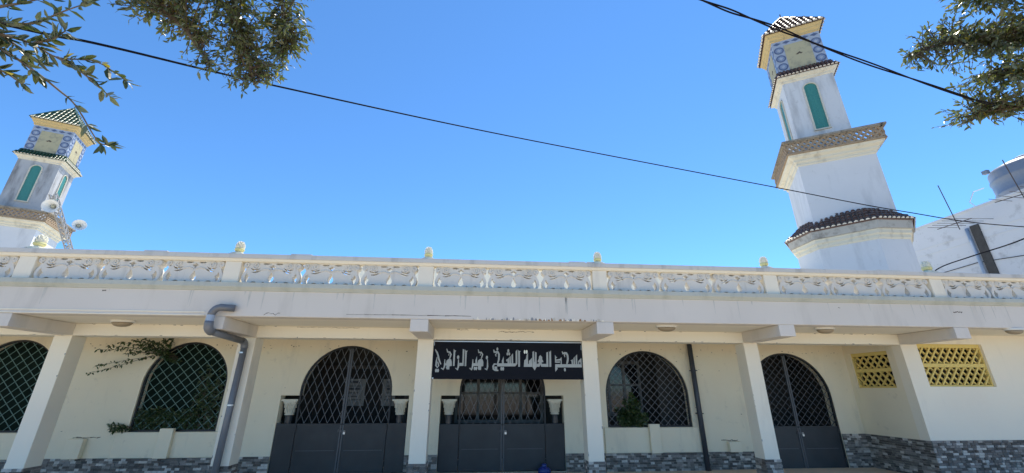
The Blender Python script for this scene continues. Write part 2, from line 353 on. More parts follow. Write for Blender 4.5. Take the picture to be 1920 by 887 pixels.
WORDS = [[('p',[(1.52,2.095),(2.035,2.098),(2.035,2.04),(1.517,2.037)]),('p',[(1.971,2.154),(2.008,2.188),(2.036,2.213),(2.035,2.099),(2.014,2.099),(2.012,2.146),(1.989,2.129),(1.988,2.099),(1.966,2.098)]),('p',[(1.843,2.17),(1.866,2.191),(1.866,2.098),(1.841,2.098)]),('p',[(1.881,2.208),(1.906,2.239),(1.903,2.098),(1.877,2.098)]),('p',[(1.922,2.242),(1.954,2.28),(1.951,2.098),(1.919,2.098)]),('p',[(1.824,2.166),(1.842,2.18),(1.84,2.145)]),('s',[(1.665,2.332),(1.678,2.293),(1.713,2.305),(1.743,2.302),(1.766,2.261),(1.77,2.194),(1.758,2.136),(1.745,2.097)],0.0357),('s',[(1.729,2.286),(1.705,2.269),(1.714,2.227)],0.0221),('e',(1.703,1.997),0.0191,0.0323),('p',[(1.521,2.268),(1.542,2.23),(1.564,2.226),(1.538,2.203),(1.537,2.18),(1.615,2.193),(1.647,2.225),(1.647,2.096),(1.627,2.096),(1.63,2.164),(1.539,2.158),(1.539,2.147),(1.613,2.148),(1.612,2.123),(1.518,2.122)]),('p',[(1.517,2.036),(1.557,2.036),(1.564,2.009),(1.519,1.958)])],[('p',[(1.404,2.332),(1.424,2.319),(1.445,2.351),(1.442,2.047),(1.405,2.047),(1.412,2.309)]),('p',[(1.354,2.308),(1.388,2.323),(1.388,2.047),(1.251,2.046),(1.267,2.1),(1.35,2.1)]),('p',[(1.236,2.261),(1.27,2.224),(1.269,2.182),(1.29,2.149),(1.289,2.129),(1.259,2.129),(1.258,2.108),(1.269,2.1),(1.249,2.046),(1.232,2.091),(1.214,2.046),(1.162,2.046),(1.167,2.099),(1.206,2.108),(1.209,2.128),(1.183,2.128),(1.184,2.157),(1.204,2.19),(1.209,2.232)]),('p',[(1.084,2.319),(1.115,2.336),(1.12,2.14),(1.081,2.14)]),('p',[(1.134,2.319),(1.162,2.307),(1.161,2.14),(1.131,2.14)]),('p',[(1.083,2.139),(1.163,2.139),(1.162,2.05),(1.121,1.98),(1.082,2.041)]),('p',[(1.013,2.152),(1.047,2.181),(1.073,2.21),(1.077,2.045),(0.914,2.044),(0.925,2.163),(0.956,2.188),(0.969,2.263),(0.998,2.299),(0.995,2.098),(1.013,2.098)]),('e',(0.933,2.317),0.0165,0.0357),('e',(0.972,2.318),0.0174,0.0357)],[('p',[(0.809,2.354),(0.826,2.333),(0.857,2.333),(0.841,2.312),(0.842,2.044),(0.808,2.044)]),('p',[(0.759,2.324),(0.791,2.36),(0.792,2.097),(0.75,2.051),(0.408,2.048),(0.407,2.104),(0.759,2.106)]),('p',[(0.676,2.251),(0.707,2.29),(0.712,2.107),(0.682,2.107)]),('p',[(0.64,2.217),(0.662,2.244),(0.668,2.106),(0.642,2.106)]),('p',[(0.603,2.182),(0.628,2.211),(0.633,2.106),(0.605,2.106)]),('p',[(0.576,2.171),(0.6,2.182),(0.601,2.14),(0.583,2.14)]),('e',(0.618,2.334),0.0183,0.0323),('e',(0.6,2.277),0.0165,0.0289),('e',(0.636,2.277),0.0165,0.0289),('p',[(0.496,2.152),(0.528,2.231),(0.532,2.106),(0.498,2.105)]),('e',(0.487,2.007),0.0183,0.0357),('e',(0.521,2.007),0.0183,0.0357),('s',[(0.336,2.354),(0.35,2.308),(0.384,2.31),(0.417,2.313),(0.439,2.267),(0.438,2.176),(0.417,2.105)],0.034),('s',[(0.401,2.293),(0.374,2.265),(0.385,2.229)],0.0221),('e',(0.407,2.365),0.0174,0.0306),('s',[(0.407,2.09),(0.353,2.09),(0.33,2.053),(0.338,2.0),(0.372,1.98),(0.433,1.976)],0.0306),('p',[(0.354,2.045),(0.407,2.045),(0.413,1.98),(0.364,1.98)])],[('s',[(0.223,2.175),(0.226,2.044),(0.211,1.987),(0.175,2.011)],0.0289),('e',(0.21,2.207),0.0209,0.034),('p',[(0.045,2.153),(0.087,2.184),(0.13,2.172),(0.145,2.125),(0.146,2.052),(0.108,2.046),(0.105,1.983),(0.059,1.983),(0.042,2.019),(0.048,2.054),(0.036,2.108)]),('s',[(0.041,2.355),(0.058,2.297),(0.099,2.304),(0.127,2.265),(0.105,2.184)],0.0255),('s',[(0.092,2.293),(0.082,2.244)],0.0187),('p',[(-0.042,2.103),(0.036,2.103),(0.046,2.054),(-0.041,2.054)]),('p',[(-0.006,2.157),(0.022,2.235),(0.028,2.104),(-0.004,2.104)]),('e',(-0.016,2.009),0.0174,0.0323),('e',(0.016,2.009),0.0174,0.0323),('s',[(-0.053,2.173),(-0.055,2.042),(-0.072,1.986),(-0.109,2.016)],0.0289)],[('p',[(-0.205,2.353),(-0.187,2.326),(-0.156,2.332),(-0.173,2.303),(-0.175,2.05),(-0.205,2.05)]),('p',[(-0.251,2.362),(-0.218,2.348),(-0.225,2.054),(-0.304,2.053),(-0.304,2.106),(-0.25,2.106)]),('s',[(-0.324,2.171),(-0.321,2.041),(-0.336,1.984),(-0.37,2.015)],0.0289),('e',(-0.332,2.21),0.0209,0.034),('p',[(-0.423,2.363),(-0.403,2.334),(-0.375,2.33),(-0.392,2.301),(-0.393,2.053),(-0.422,2.052)]),('p',[(-0.542,2.153),(-0.506,2.179),(-0.463,2.17),(-0.447,2.121),(-0.444,2.052),(-0.486,2.046),(-0.487,1.988),(-0.533,1.991),(-0.551,2.015),(-0.541,2.048),(-0.552,2.104)]),('s',[(-0.554,2.362),(-0.534,2.304),(-0.493,2.302),(-0.468,2.26),(-0.491,2.179)],0.0255),('s',[(-0.504,2.288),(-0.509,2.239)],0.0187),('s',[(-0.579,2.169),(-0.578,2.039),(-0.602,1.989),(-0.636,2.013)],0.0289),('p',[(-0.57,2.1),(-0.553,2.1),(-0.543,2.06),(-0.57,2.059)]),('s',[(-0.771,2.349),(-0.734,2.298),(-0.707,2.233),(-0.689,2.168),(-0.649,2.079)],0.0289),('s',[(-0.725,2.212),(-0.734,2.127),(-0.737,2.054),(-0.71,2.022),(-0.687,2.055),(-0.709,2.127)],0.0255),('e',(-0.73,1.968),0.0183,0.0323),('e',(-0.694,1.968),0.0183,0.0323)]]

# ================================================================== the setting
def struct(name, mb, mats):
    return tag(mb.build(name, mats), kind='structure')

struct('ground', MB().add([(-400, -400, -0.16), (400, -400, -0.16), (400, 400, -0.16), (-400, 400, -0.16)], [(0, 1, 2, 3)]), M['earth'])
struct('road', MB().add([(-120, -13, -0.13), (120, -13, -0.13), (120, -5.0, -0.13), (-120, -5.0, -0.13)], [(0, 1, 2, 3)]), M['asphalt'])
struct('pavement', MB().box(-40, 40, -4.85, 9.45, -0.14, 0.0), M['paving'])  # pale paving carried far out from the facade for its bounced light
struct('kerb', MB().box(-40, 40, -5.0, -4.86, -0.14, 0.012), M['coping'])

# ================================================================== arcaded gallery
YW = 9.5                                  # face of the gallery's back wall
M['bracket'] = plaster('white_bracket_render', (0.68, 0.625, 0.555), amount=0.28, thresh=0.55, blotch=0.08)
XC = [-10.6, -7.461, -4.332, -1.102, 2.059, 5.378]       # left edges of the columns
CW = 0.295
XP = [-10.46, -7.291, -4.115, -0.91, 2.175, 5.431, 8.815, 12.05]   # balustrade posts
X0, X1, XWING = -13.6, 16.0, 8.82
gal = empty('arcaded_gallery', (0, YW, 0), label='long cream and white arcaded gallery with columns, arched openings and a balustraded flat roof', cat='building')

def sub(mb, name, mats, parent=None, **kw):
    """mesh given in world coordinates, parented under a thing or part that sits at its own origin"""
    p = parent or gal
    o = mb.build(name, mats, None, **kw)
    o.parent = p
    o.matrix_parent_inverse = world_of(p).inverted()
    return o

def world_of(o):
    m = Matrix.LocRotScale(o.location, o.rotation_euler, o.scale)
    if o.parent is not None:
        m = world_of(o.parent) @ o.matrix_parent_inverse @ m
    return m

def sub_link(name, me, loc, parent, scale=(1, 1, 1), rot=(0, 0, 0)):
    o = bpy.data.objects.new(name, me)
    COL.objects.link(o)
    o.location = loc; o.scale = scale; o.rotation_euler = rot
    o.parent = parent
    o.matrix_parent_inverse = world_of(parent).inverted()
    return o

def arch_pts(cx, hw, spring, n=28):
    return [(cx - hw * math.cos(PI * k / n), spring + hw * math.sin(PI * k / n)) for k in range(n + 1)]

# (cx, half width, bottom, crown, pocket half width or 0)
OPEN = {'winA': (-9.33, .83, .84, 2.585, 0), 'winB': (-5.97, .825, .84, 2.575, 0), 'gate1': (-2.70, .945, .05, 2.53, 1.31),
        'gate2': (.61, .935, .05, 2.52, 1.33), 'winR': (3.85, .955, .875, 2.48, 0), 'gate3': (7.26, .985, .0, 2.46, 0)}
ZTOP = 2.74
w = MB()
edges = [X0]
for k in ('winA', 'winB', 'gate1', 'gate2', 'winR', 'gate3'):
    cx, hw, zb, zc, ph = OPEN[k]
    H = max(hw, ph)
    w.box(edges[-1], cx - H, YW, YW + .22, 0, ZTOP)
    edges.append(cx + H)
    if zb > 0.01: w.box(cx - H, cx + H, YW, YW + .22, 0, zb)
    sp = zc - hw
    a = arch_pts(cx, hw, sp)
    left = [(cx - H, 1.515), (cx - hw, 1.515)] if ph else [(cx - H, zb if ph else max(zb, 0.0))]
    if ph:
        lp = [(cx - H, ZTOP), (cx - H, 1.515), (cx - hw, 1.515)] + a[:15] + [(cx, ZTOP)]
        rp = [(cx, ZTOP)] + a[14:] + [(cx + hw, 1.515), (cx + H, 1.515), (cx + H, ZTOP)]
    else:
        lp = [(cx - H, ZTOP)] + a[:15] + [(cx, ZTOP)]
        rp = [(cx, ZTOP)] + a[14:] + [(cx + H, ZTOP)]
    w.prism(lp, YW, YW + .22); w.prism(rp, YW, YW + .22)
w.box(edges[-1], XWING, YW, YW + .22, 0, ZTOP)
back_wall = sub(w, 'wall', M['wall'])

# wing at the right: front wall and the short return wall, each with a screened opening
ww = MB()
VENT_F = [(9.19, 10.69), (11.72, 13.2), (14.2, 15.7)]
VZ0, VZ1 = 1.71, 2.555
xs = XWING
for a, b in VENT_F:
    ww.box(xs, a, 8.07, 8.27, 0, ZTOP)
    ww.box(a, b, 8.07, 8.27, 0, VZ0); ww.box(a, b, 8.07, 8.27, VZ1, ZTOP)
    xs = b
ww.box(xs, X1, 8.07, 8.27, 0, ZTOP)
wing_wall = sub(ww, 'wing_wall', M['paint'])
wr = MB()
RY0, RY1, RZ0, RZ1 = 8.42, 9.36, 1.685, 2.44
wr.box(XWING, XWING + .2, 8.27, RY0, 0, ZTOP); wr.box(XWING, XWING + .2, RY1, 9.72, 0, ZTOP)
wr.box(XWING, XWING + .2, RY0, RY1, 0, RZ0); wr.box(XWING, XWING + .2, RY0, RY1, RZ1, ZTOP)
return_wall = sub(wr, 'return_wall', M['wall'])
sub(MB().box(9.1, X1, 8.6, 8.65, 0, ZTOP), 'dark_backing', M['dark'])  # near-black sheets give the shade behind the vents as colour
sub(MB().box(9.3, 9.35, 8.66, 9.9, 0, ZTOP), 'dark_backing', M['dark'])

# floor, roof slab, fascia, mouldings, longitudinal beam
sub(MB().box(X0, XWING, 7.3, 12.6, 0.002, 0.045), 'floor_slab', M['paving'])
sub(MB().box(X0, X1, 7.2, 12.6, ZTOP, 3.19), 'roof_slab', [M['beam']])
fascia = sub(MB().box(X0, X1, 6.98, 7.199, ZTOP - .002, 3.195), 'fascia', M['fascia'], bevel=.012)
sub(MB().box(X0, XWING - .002, 8.07, 8.37, 2.53, ZTOP - .001), 'beam', M['beam'], bevel=.008)
sub(MB().box(X0, -4.36, 6.968, 6.979, 2.795, 2.809), 'moulding', M['beam'])
sub(MB().box(X0, -4.36, 6.968, 6.979, 2.745, 2.759), 'moulding', M['beam'])
cor = MB()
prof = [(7.2, 3.15), (6.972, 3.15), (6.955, 3.175), (6.93, 3.2), (6.915, 3.215), (6.915, 3.285), (7.22, 3.285), (7.22, 3.196), (7.2, 3.196)]
prof = [(6.979, 3.155), (6.962, 3.16), (6.95, 3.18), (6.93, 3.20), (6.918, 3.215), (6.918, 3.285), (7.22, 3.285), (7.22, 3.197), (6.979, 3.197)]
cor.prism(prof, X0, X1, 'X')
sub(cor, 'cornice', M['cornice'], fix=True)

for i, x in enumerate(XC + [XWING]):
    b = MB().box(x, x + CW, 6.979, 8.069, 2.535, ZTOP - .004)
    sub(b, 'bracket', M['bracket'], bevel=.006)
cols = []
for x in XC:
    c = MB().box(x, x + CW, 8.07, 8.37, 0.04, 2.529)
    cols.append(sub(c, 'column', M['paint'], bevel=.008))

# sill panels, piers and stub blocks on the back wall
for a, b, z0, z1, y in ((-6.95, -5.05, .385, .838, 9.44), (2.80, 5.02, .385, .872, 9.44), (-10.3, -8.4, .385, .838, 9.44)):
    sub(MB().box(a, b, y, 9.499, z0, z1), 'sill_panel', M['wall'], bevel=.006)
for a, b, z1, y in ((-6.11, -5.86, .91, 9.36), (3.76, 3.99, .945, 9.36), (5.52, 5.79, .585, 9.40), (-7.76, -7.47, .73, 9.40)):
    sub(MB().box(a, b, y, 9.4995 if z1 in (.585, .73) else 9.439, .385, z1), 'pier', M['wall'], bevel=.006)

# ---- split-stone dado
def course(a, b, rng):
    x = a
    while x < b - 1e-4:
        l = rng.choice((.06, .08, .09, .10, .12, .15))
        if b - (x + l) < .07: l = b - x
        yield x, min(x + l, b)
        x += l
def stone_mi(rng):
    return rng.choices(range(6), (4, 5, 4, 3, 2.2, 4))[0]
def dado_mesh(mb, a, b, z0, z1, face, axis, rng):
    """axis 'Y': runs along X with its face towards -Y at y=face ; axis 'X': runs along Y with face towards -X or +X"""
    n = max(1, round((z1 - z0) / .042)); h = (z1 - z0) / n
    for r in range(n):
        for u0, u1 in course(a, b, rng):
            d = rng.uniform(.004, .020)
            z = z0 + r * h
            g = .0015
            if axis == 'Y': mb.box(u0 + g, u1 - g, face - d, face + .004, z + g, z + h - g, stone_mi(rng))
            elif axis == '-X': mb.box(face - d, face + .004, u0 + g, u1 - g, z + g, z + h - g, stone_mi(rng))
            else: mb.box(face - .004, face + d, u0 + g, u1 - g, z + g, z + h - g, stone_mi(rng))
rng = random.Random(3)
dm = MB()
gaps = [(OPEN['gate1'][0] - 1.31, OPEN['gate1'][0] + 1.31), (OPEN['gate2'][0] - 1.33, OPEN['gate2'][0] + 1.33), (OPEN['gate3'][0] - .985, OPEN['gate3'][0] + .985)]
segs = [(X0, -7.0, .385), (-5.0, gaps[0][0], .385), (gaps[0][1], gaps[1][0], .385), (gaps[1][1], 2.78, .385), (5.04, gaps[2][0], .385), (gaps[2][1], XWING, .72)]
for a, b, zt in segs: dado_mesh(dm, a, b, .045, zt, 9.49, 'Y', rng)
for a, b in ((-7.0, -5.0), (2.78, 5.04)): dado_mesh(dm, a, b, .045, .384, 9.43, 'Y', rng)
tag(sub(dm, 'stone_cladding', M['stone'], back_wall), kind='stuff')
for c, x in zip(cols, XC):
    d2 = MB()
    dado_mesh(d2, x - .004, x + CW + .004, .045, .44, 8.069, 'Y', rng)
    dado_mesh(d2, 8.07, 8.37, .045, .44, x + CW + .001, 'X', rng)
    dado_mesh(d2, 8.07, 8.37, .045, .44, x - .001, '-X', rng)
    tag(sub(d2, 'stone_cladding', M['stone'], c), kind='stuff')
d3 = MB(); dado_mesh(d3, 8.07, 9.49, .045, .72, XWING - .001, '-X', rng)
tag(sub(d3, 'stone_cladding', M['stone'], return_wall), kind='stuff')
# wing front: the stones nearest to the camera, one by one
sub(MB().box(XWING - .002, X1, 8.062, 8.0695, .0, .725), 'mortar_bed', M['mortar'], wing_wall)
pool = {}
rng = random.Random(11)
rest = MB()
nrow = 17; hrow = .725 / nrow
cnt = 0
for r in range(nrow):
    for u0, u1 in course(XWING - .012, X1, rng):
        l = u1 - u0; mi = stone_mi(rng); d = rng.choice((.006, .011, .016, .021))
        if u0 < 10.95 and r > 3 and cnt < 298:
            cnt += 1
            key = (round(l, 2), mi, d)
            if key not in pool:
                e_ = .004
                q = MB()
                g = .0015
                q.add([(g, 0, g), (l - g, 0, g), (l - g, 0, hrow - g), (g, 0, hrow - g), (g + e_, -d, g + e_), (l - g - e_, -d * .8, g + e_), (l - g - e_, -d, hrow - g - e_), (g + e_, -d * .9, hrow - g - e_)],
                      [(0, 1, 5, 4), (1, 2, 6, 5), (2, 3, 7, 6), (3, 0, 4, 7), (4, 5, 6, 7), (3, 2, 1, 0)])
                pool[key] = q.mesh('stone', M['stone'][mi])
            sub_link('stone', pool[key], (u0, 8.0615, r * hrow), wing_wall)
        else:
            rest.box(u0 + .0015, u1 - .0015, 8.0615 - d, 8.0625, r * hrow + .0015, (r + 1) * hrow - .0015, mi)
tag(sub(rest, 'stone_cladding', M['stone'], wing_wall), kind='stuff')

# ---- balustrade
sub(MB().box(X0, X1, 6.93, 7.19, 3.702, 3.785), 'coping', M['coping'], bevel=.01)
sub(MB().prism([(6.975, 3.66), (6.96, 3.675), (6.945, 3.701), (7.175, 3.701), (7.16, 3.675), (7.145, 3.66)], X0, X1, 'X'), 'coping_moulding', M['beam'], fix=True)
for x in XP:
    sub(MB().box(x - .13, x + .13, 6.985, 7.135, 3.286, 3.6595), 'post', M['paint'], bevel=.008)

def filled_curve(name, outer, holes, depth):
    cu = bpy.data.curves.new(name, 'CURVE'); cu.dimensions = '2D'; cu.fill_mode = 'BOTH'; cu.extrude = depth / 2
    for pts in [outer] + holes:
        s = cu.splines.new('POLY'); s.points.add(len(pts) - 1)
        for i, (x, y) in enumerate(pts): s.points[i].co = (x, y, 0, 1)
        s.use_cyclic_u = True
    o = bpy.data.objects.new(name, cu); COL.objects.link(o)
    dg = bpy.context.evaluated_depsgraph_get()
    me = bpy.data.meshes.new_from_object(o.evaluated_get(dg))
    bpy.data.objects.remove(o); bpy.data.curves.remove(cu)
    # curve plane XY -> XZ (front towards -Y)
    me.transform(Matrix.Rotation(PI / 2, 4, 'X'))
    return me

def ell(cx, cz, rx, rz, n=14, a0=0, a1=2 * PI):
    return [(cx + rx * math.cos(a0 + (a1 - a0) * k / n), cz + rz * math.sin(a0 + (a1 - a0) * k / n)) for k in range(n)]
def crescent(cx, cz, r0, th, a0, a1, n=10):
    o_ = [(cx + r0 * math.cos(a0 + (a1 - a0) * k / n), cz + r0 * math.sin(a0 + (a1 - a0) * k / n)) for k in range(n + 1)]
    i_ = [(cx + (r0 - th * math.sin(PI * k / n)) * math.cos(a0 + (a1 - a0) * k / n), cz + (r0 - th * math.sin(PI * k / n)) * math.sin(a0 + (a1 - a0) * k / n)) for k in range(n - 1, 0, -1)]
    return o_ + i_
half = [(0, .0), (.425, .0), (.452, .03), (.474, .075), (.478, .12), (.462, .175), (.438, .215), (.425, .25), (.442, .272), (.466, .292), (.476, .325), (.466, .355), (.44, .376)]
outer = half + [(-x, z) for x, z in half[::-1][:-1]]
hl = []
for s in (1, -1):
    F = lambda P: [(s * x, z) for x, z in P]
    hl.append(F([(.375, .020), (.418, .050), (.432, .10), (.418, .155), (.392, .190), (.384, .15), (.345, .115), (.370, .07)]))
    hl.append(F(ell(.265, .006, .052, .036, 9, 0.15, PI - .15)))
    hl.append(F(ell(.11, .006, .026, .032, 7, 0.2, PI - .2)))
    for r0, th, a0, a1 in ((.092, .032, 200, 335), (.128, .028, 208, 300)):
        hl.append(F(crescent(.275, .318, r0, th, R(a0), R(a1))))
    hl.append(F(ell(.105, .350, .060, .016)))
    hl.append(F(crescent(.425, .322, .052, .014, R(215), R(320))))
hl.append([(0, .215), (.024, .160), (.050, .108), (.050, .075), (.030, .045), (0, .034), (-.030, .045), (-.050, .075), (-.050, .108), (-.024, .160)])
hl.append([(0, .338), (.030, .314), (.062, .304), (.024, .280), (0, .236), (-.024, .280), (-.062, .304), (-.030, .314)])
panel_me = filled_curve('balustrade_panel', outer, hl, .12)
panel_me.materials.append(M['panel'])
rel = MB()
for s in (1, -1):
    for cx, cz, r0, r1, turns in ((.275, .320, .060, .012, 1.6), (.422, .324, .046, .010, 1.5)):
        P = [(s * (cx + (r0 + (r1 - r0) * t / 30) * math.cos(R(250) + turns * 2 * PI * t / 30)), -.064, cz + (r0 + (r1 - r0) * t / 30) * math.sin(R(250) + turns * 2 * PI * t / 30)) for t in range(31)]
        rel.tube(P, .015, 6)
    P = [(s * x, -.063, z) for x, z in ((.02, .23), (.05, .25), (.10, .262), (.15, .25), (.19, .232))]
    rel.tube(P, .011, 5)
rel_me = rel.mesh('scroll_relief', M['panel'])
rel_me.polygons.foreach_set("use_smooth", [True] * len(rel_me.polygons))
frp = random.Random(17)
ends = XP + [X1 + .13]
for i in range(len(XP)):
    a, b = ends[i] + .13, ends[i + 1] - .13
    n = max(1, round((b - a) / .98)); p = (b - a) / n
    for k in range(n):
        jit = frp.uniform(-.008, .008); rot_ = (frp.uniform(-.012, .012), 0, frp.uniform(-.012, .012))
        o = sub_link('balustrade_panel', panel_me, (a + (k + .5) * p + jit, 7.077, 3.285), gal, (p * frp.uniform(.985, 1.01), 1, 1.0), rot_)
        sub_link('scroll_relief', rel_me, (a + (k + .5) * p + jit, 7.077, 3.285), o, (p, 1, 1), rot_)
        o.children[0]['kind'] = 'stuff'
a, b = X0, XP[0] - .13
for k in range(3):
    p = (b - a) / 3
    sub_link('balustrade_panel', panel_me, (a + (k + .5) * p, 7.077, 3.285), gal, (p, 1, 1.0))

# finials: square plinth, yellow bowl, scaly cone
def finial_meshes():
    base = MB().box(-.115, .115, -.10, .10, 0, .028).box(-.085, .085, -.08, .08, .028, .05).lathe([(.05, .05), (.042, .062), (.06, .072)], n=16)
    bowl = MB().lathe([(.052, .070), (.075, .085), (.088, .110), (.086, .132), (.070, .142)], n=18)
    cone = MB().lathe([(.070, .140), (.076, .165), (.072, .20), (.056, .24), (.034, .27), (.012, .288), (.002, .292)], n=18)
    for row, (z, r) in enumerate(((.158, .076), (.185, .075), (.212, .068), (.238, .057), (.260, .042))):
        n = 10 if row < 3 else 7
        for k in range(n):
            a = 2 * PI * (k + .5 * (row % 2)) / n
            c, s = math.cos(a), math.sin(a)
            t = Vector((-s, c, 0)); o_ = Vector((c, s, 0))
            p = o_ * r + Vector((0, 0, z)); wd = r * PI / n * .9
            cone.add([p - t * wd + Vector((0, 0, -.006)), p + t * wd + Vector((0, 0, -.006)), p + o_ * .012 + Vector((0, 0, .022)), p - o_ * .012 + Vector((0, 0, .03))], [(0, 1, 2), (1, 3, 2), (3, 0, 2)])
    return base.mesh('finial', M['finial']), bowl.mesh('bowl', M['finial_y']), cone.mesh('cone', M['finial'])
fb, fbo, fco = finial_meshes()
for m_ in (fbo,): m_.polygons.foreach_set("use_smooth", [True] * len(m_.polygons))
frng = random.Random(5)
for i, x in enumerate(XP):
    rz = frng.uniform(-.5, .5)
    tilt = (0, .22, 0) if i == 6 else (frng.uniform(-.04, .04), frng.uniform(-.05, .05), 0)
    fs = frng.uniform(.86, .94)
    base = sub_link('finial', fb, (x + frng.uniform(-.02, .02), 7.06, 3.785), gal, (fs,) * 3)
    for nm, me in (('bowl', fbo), ('cone', fco)):
        sub_link(nm, me, base.location[:], base, (fs,) * 3, (tilt[0], tilt[1], rz))
# loose coping slabs
for x, l in ((-5.55, .36), (-3.2, .34), (1.62, .30), (1.95, .14), (7.6, .5)):
    sub(MB().box(x, x + l, 6.95, 7.15, 3.786, 3.806), 'coping_slab', M['coping'])

# ---- window grilles and gates
def inside_arch(x, z, cx, hw, zb, zc):
    if z < zb or abs(x - cx) > hw: return False
    sp = zc - hw
    return z <= sp or (x - cx) ** 2 + (z - sp) ** 2 <= hw * hw
def clip_line(x0, z0, slope, ok, lo, hi, st=.004):
    a = b = None
    t = lo
    while t <= hi:
        if ok(t, z0 + slope * (t - x0)):
            if a is None: a = t
            b = t
        elif a is not None: break
        t += st
    return None if a is None or b - a < .03 else ((a, z0 + slope * (a - x0)), (b, z0 + slope * (b - x0)))
def bar_mb(P, Q, y, wd=.009, dp=.009):
    d = Vector((Q[0] - P[0], 0, Q[1] - P[1])).normalized(); nrm = Vector((-d.z, 0, d.x)) * wd / 2
    A, B = Vector((P[0], y, P[1])), Vector((Q[0], y, Q[1]))
    dy = Vector((0, dp, 0))
    V = [A - nrm, B - nrm, B + nrm, A + nrm]; V += [v + dy for v in V]
    return MB().add(V, [(0, 1, 2, 3), (7, 6, 5, 4), (0, 4, 5, 1), (1, 5, 6, 2), (2, 6, 7, 3), (3, 7, 4, 0)])
def arch_frame(cx, hw, zb, zc, t, y0, y1):
    """closed band following an arched opening"""
    sp = zc - hw
    o_ = [(cx - hw, zb)] + arch_pts(cx, hw, sp) + [(cx + hw, zb)]
    i_ = [(cx - hw + t, zb)] + arch_pts(cx, hw - t, sp) + [(cx + hw - t, zb)]
    n = len(o_); V = []; F = []
    for p, q in zip(o_, i_): V += [(p[0], y0, p[1]), (q[0], y0, q[1]), (q[0], y1, q[1]), (p[0], y1, p[1])]
    for k in range(n - 1):
        a = 4 * k; b = a + 4
        F += [(a, b, b + 1, a + 1), (a + 1, b + 1, b + 2, a + 2), (a + 2, b + 2, b + 3, a + 3), (a + 3, b + 3, b, a)]
    return MB().add(V, F)
def lattice(ok, cx, hw, z0, slope, dx, lo, hi, y, zspan):
    out = []
    ext = zspan / slope
    for s, yy in ((1, y), (-1, y + .0095)):
        x = cx - math.ceil((hw + ext) / dx) * dx
        while x < cx + hw + ext:
            seg = clip_line(x, z0, s * slope, ok, lo, hi)
            if seg: out.append(bar_mb(*seg, yy))
            x += dx
    return out

def window_grille(key, mat, dx, frame):
    cx, hw, zb, zc, _ = OPEN[key]
    f = arch_frame(cx, hw - .002, zb + .002, zc - .002, .035, YW + .03, YW + .075)
    f.box(cx - hw + .04, cx + hw - .04, YW + .03, YW + .075, zb + .002, zb + .034)
    fr = sub(f, 'window_frame', frame, fix=True)
    ok = lambda x, z: inside_arch(x, z, cx, hw - .03, zb + .03, zc - .03)
    for b in lattice(ok, cx, hw, zb, 1.0, dx, cx - hw, cx + hw, YW + .045, zc - zb):
        sub(b, 'bar', mat, fr)
    return fr
for k in ('winA', 'winB'):
    fr = window_grille(k, M['bar_teal'], .205, M['black'])
    cx, hw, zb, zc, _ = OPEN[k]
    n = MB().prism([(cx - hw, zb)] + arch_pts(cx, hw, zc - hw) + [(cx + hw, zb)], YW + .2, YW + .21)
    sub(n, 'net_screen', M['net'], fr)
window_grille('winR', M['bar_grey'], .168, M['black'])

def gate(key, ptop, slope, dx, label, mats):
    cx, hw, zb, zc, ph = OPEN[key]
    y = YW + .012
    root = empty('gate', (cx, y, zb), label=label, cat='gate', group='dark steel gates in the arches')
    def S(mb, name, mt, parent=None, **kw): return sub(mb, name, mt, parent or root, **kw)
    S(arch_frame(cx, hw - .002, ptop if ph else zb + .02, zc - .002, .035, y, y + .05), 'arch_frame', M['black'], fix=True)
    lw = hw - .045
    for s in (-1, 1):
        xa, xb = sorted((cx + s * .006, cx + s * (lw if not ph else .905)))
        leaf = S(MB().box(xa, xb, y + .004, y + .034, zb + .02, ptop), 'leaf', M['gate'], bevel=.004)
        S(MB().box(xa, xb, y - .006, y + .0035, ptop - .03, ptop), 'rail', M['gate'], leaf)
        st = cx + s * .006
        a, b = sorted((st, st + s * .032))
        z1 = zc - .06
        S(MB().box(a, b, y - .008, y + .003, zb + .03, ptop - .031).box(a, b, y - .008, y + .03, ptop + .001, z1), 'stile', M['bar_dark'], leaf)
        lo, hi = sorted((cx + s * .03, cx + s * (hw - .03)))
        ok = lambda x, z: lo <= x <= hi and inside_arch(x, z, cx, hw - .03, ptop, zc - .03)
        for bmb in lattice(ok, cx, hw, ptop, slope, dx, lo, hi, y + .012, zc - ptop):
            S(bmb, 'bar', mats, leaf)
        if ph:
            a, b = sorted((cx + s * .915, cx + s * (ph - .004)))
            S(MB().box(a, b, y + .002, y + .032, zb + .02, ptop + .002), 'side_panel', M['gate'], bevel=.004)
        hx = cx + s * (lw if not ph else .91)
        for hz in (zb + .18, ptop - .09):
            S(MB().tube([(hx, y - .01, hz - .05), (hx, y - .01, hz + .05)], .012, 8), 'hinge', M['gate'], leaf)
    S(MB().box(cx - .07, cx + .06, y - .022, y - .009, ptop - .16, ptop - .12).tube([(cx - .05, y - .03, ptop - .16), (cx - .05, y - .03, ptop - .10)], .008, 6), 'latch', M['bar_dark'])
    S(MB().box(cx + .045, cx + .085, y - .03, y - .012, ptop - .20, ptop - .155).tube([(cx + .052, y - .02, ptop - .156), (cx + .054, y - .02, ptop - .125), (cx + .076, y - .02, ptop - .125), (cx + .078, y - .02, ptop - .156)], .004, 6), 'padlock', M['silver'])
    for s in (-1, 1):
        wz = zb + .42
        S(MB().box(cx + s * .47 - .38, cx + s * .47 + .38, y - .001, y + .0035, wz, wz + .012), 'weld_seam', M['bar_dark'])
    return root
gate('gate1', .975, 2.15, .155, 'dark steel double gate in the arch left of the black sign, paper sheets behind', M['bar_grey'])
gate('gate2', .955, 2.15, .155, 'dark steel double gate in the arch directly below the black sign', M['bar_grey'])
gate('gate3', .875, 1.0, .165, 'dark steel arched gate beside the grey stone wing, partly behind a column', M['bar_dark'])

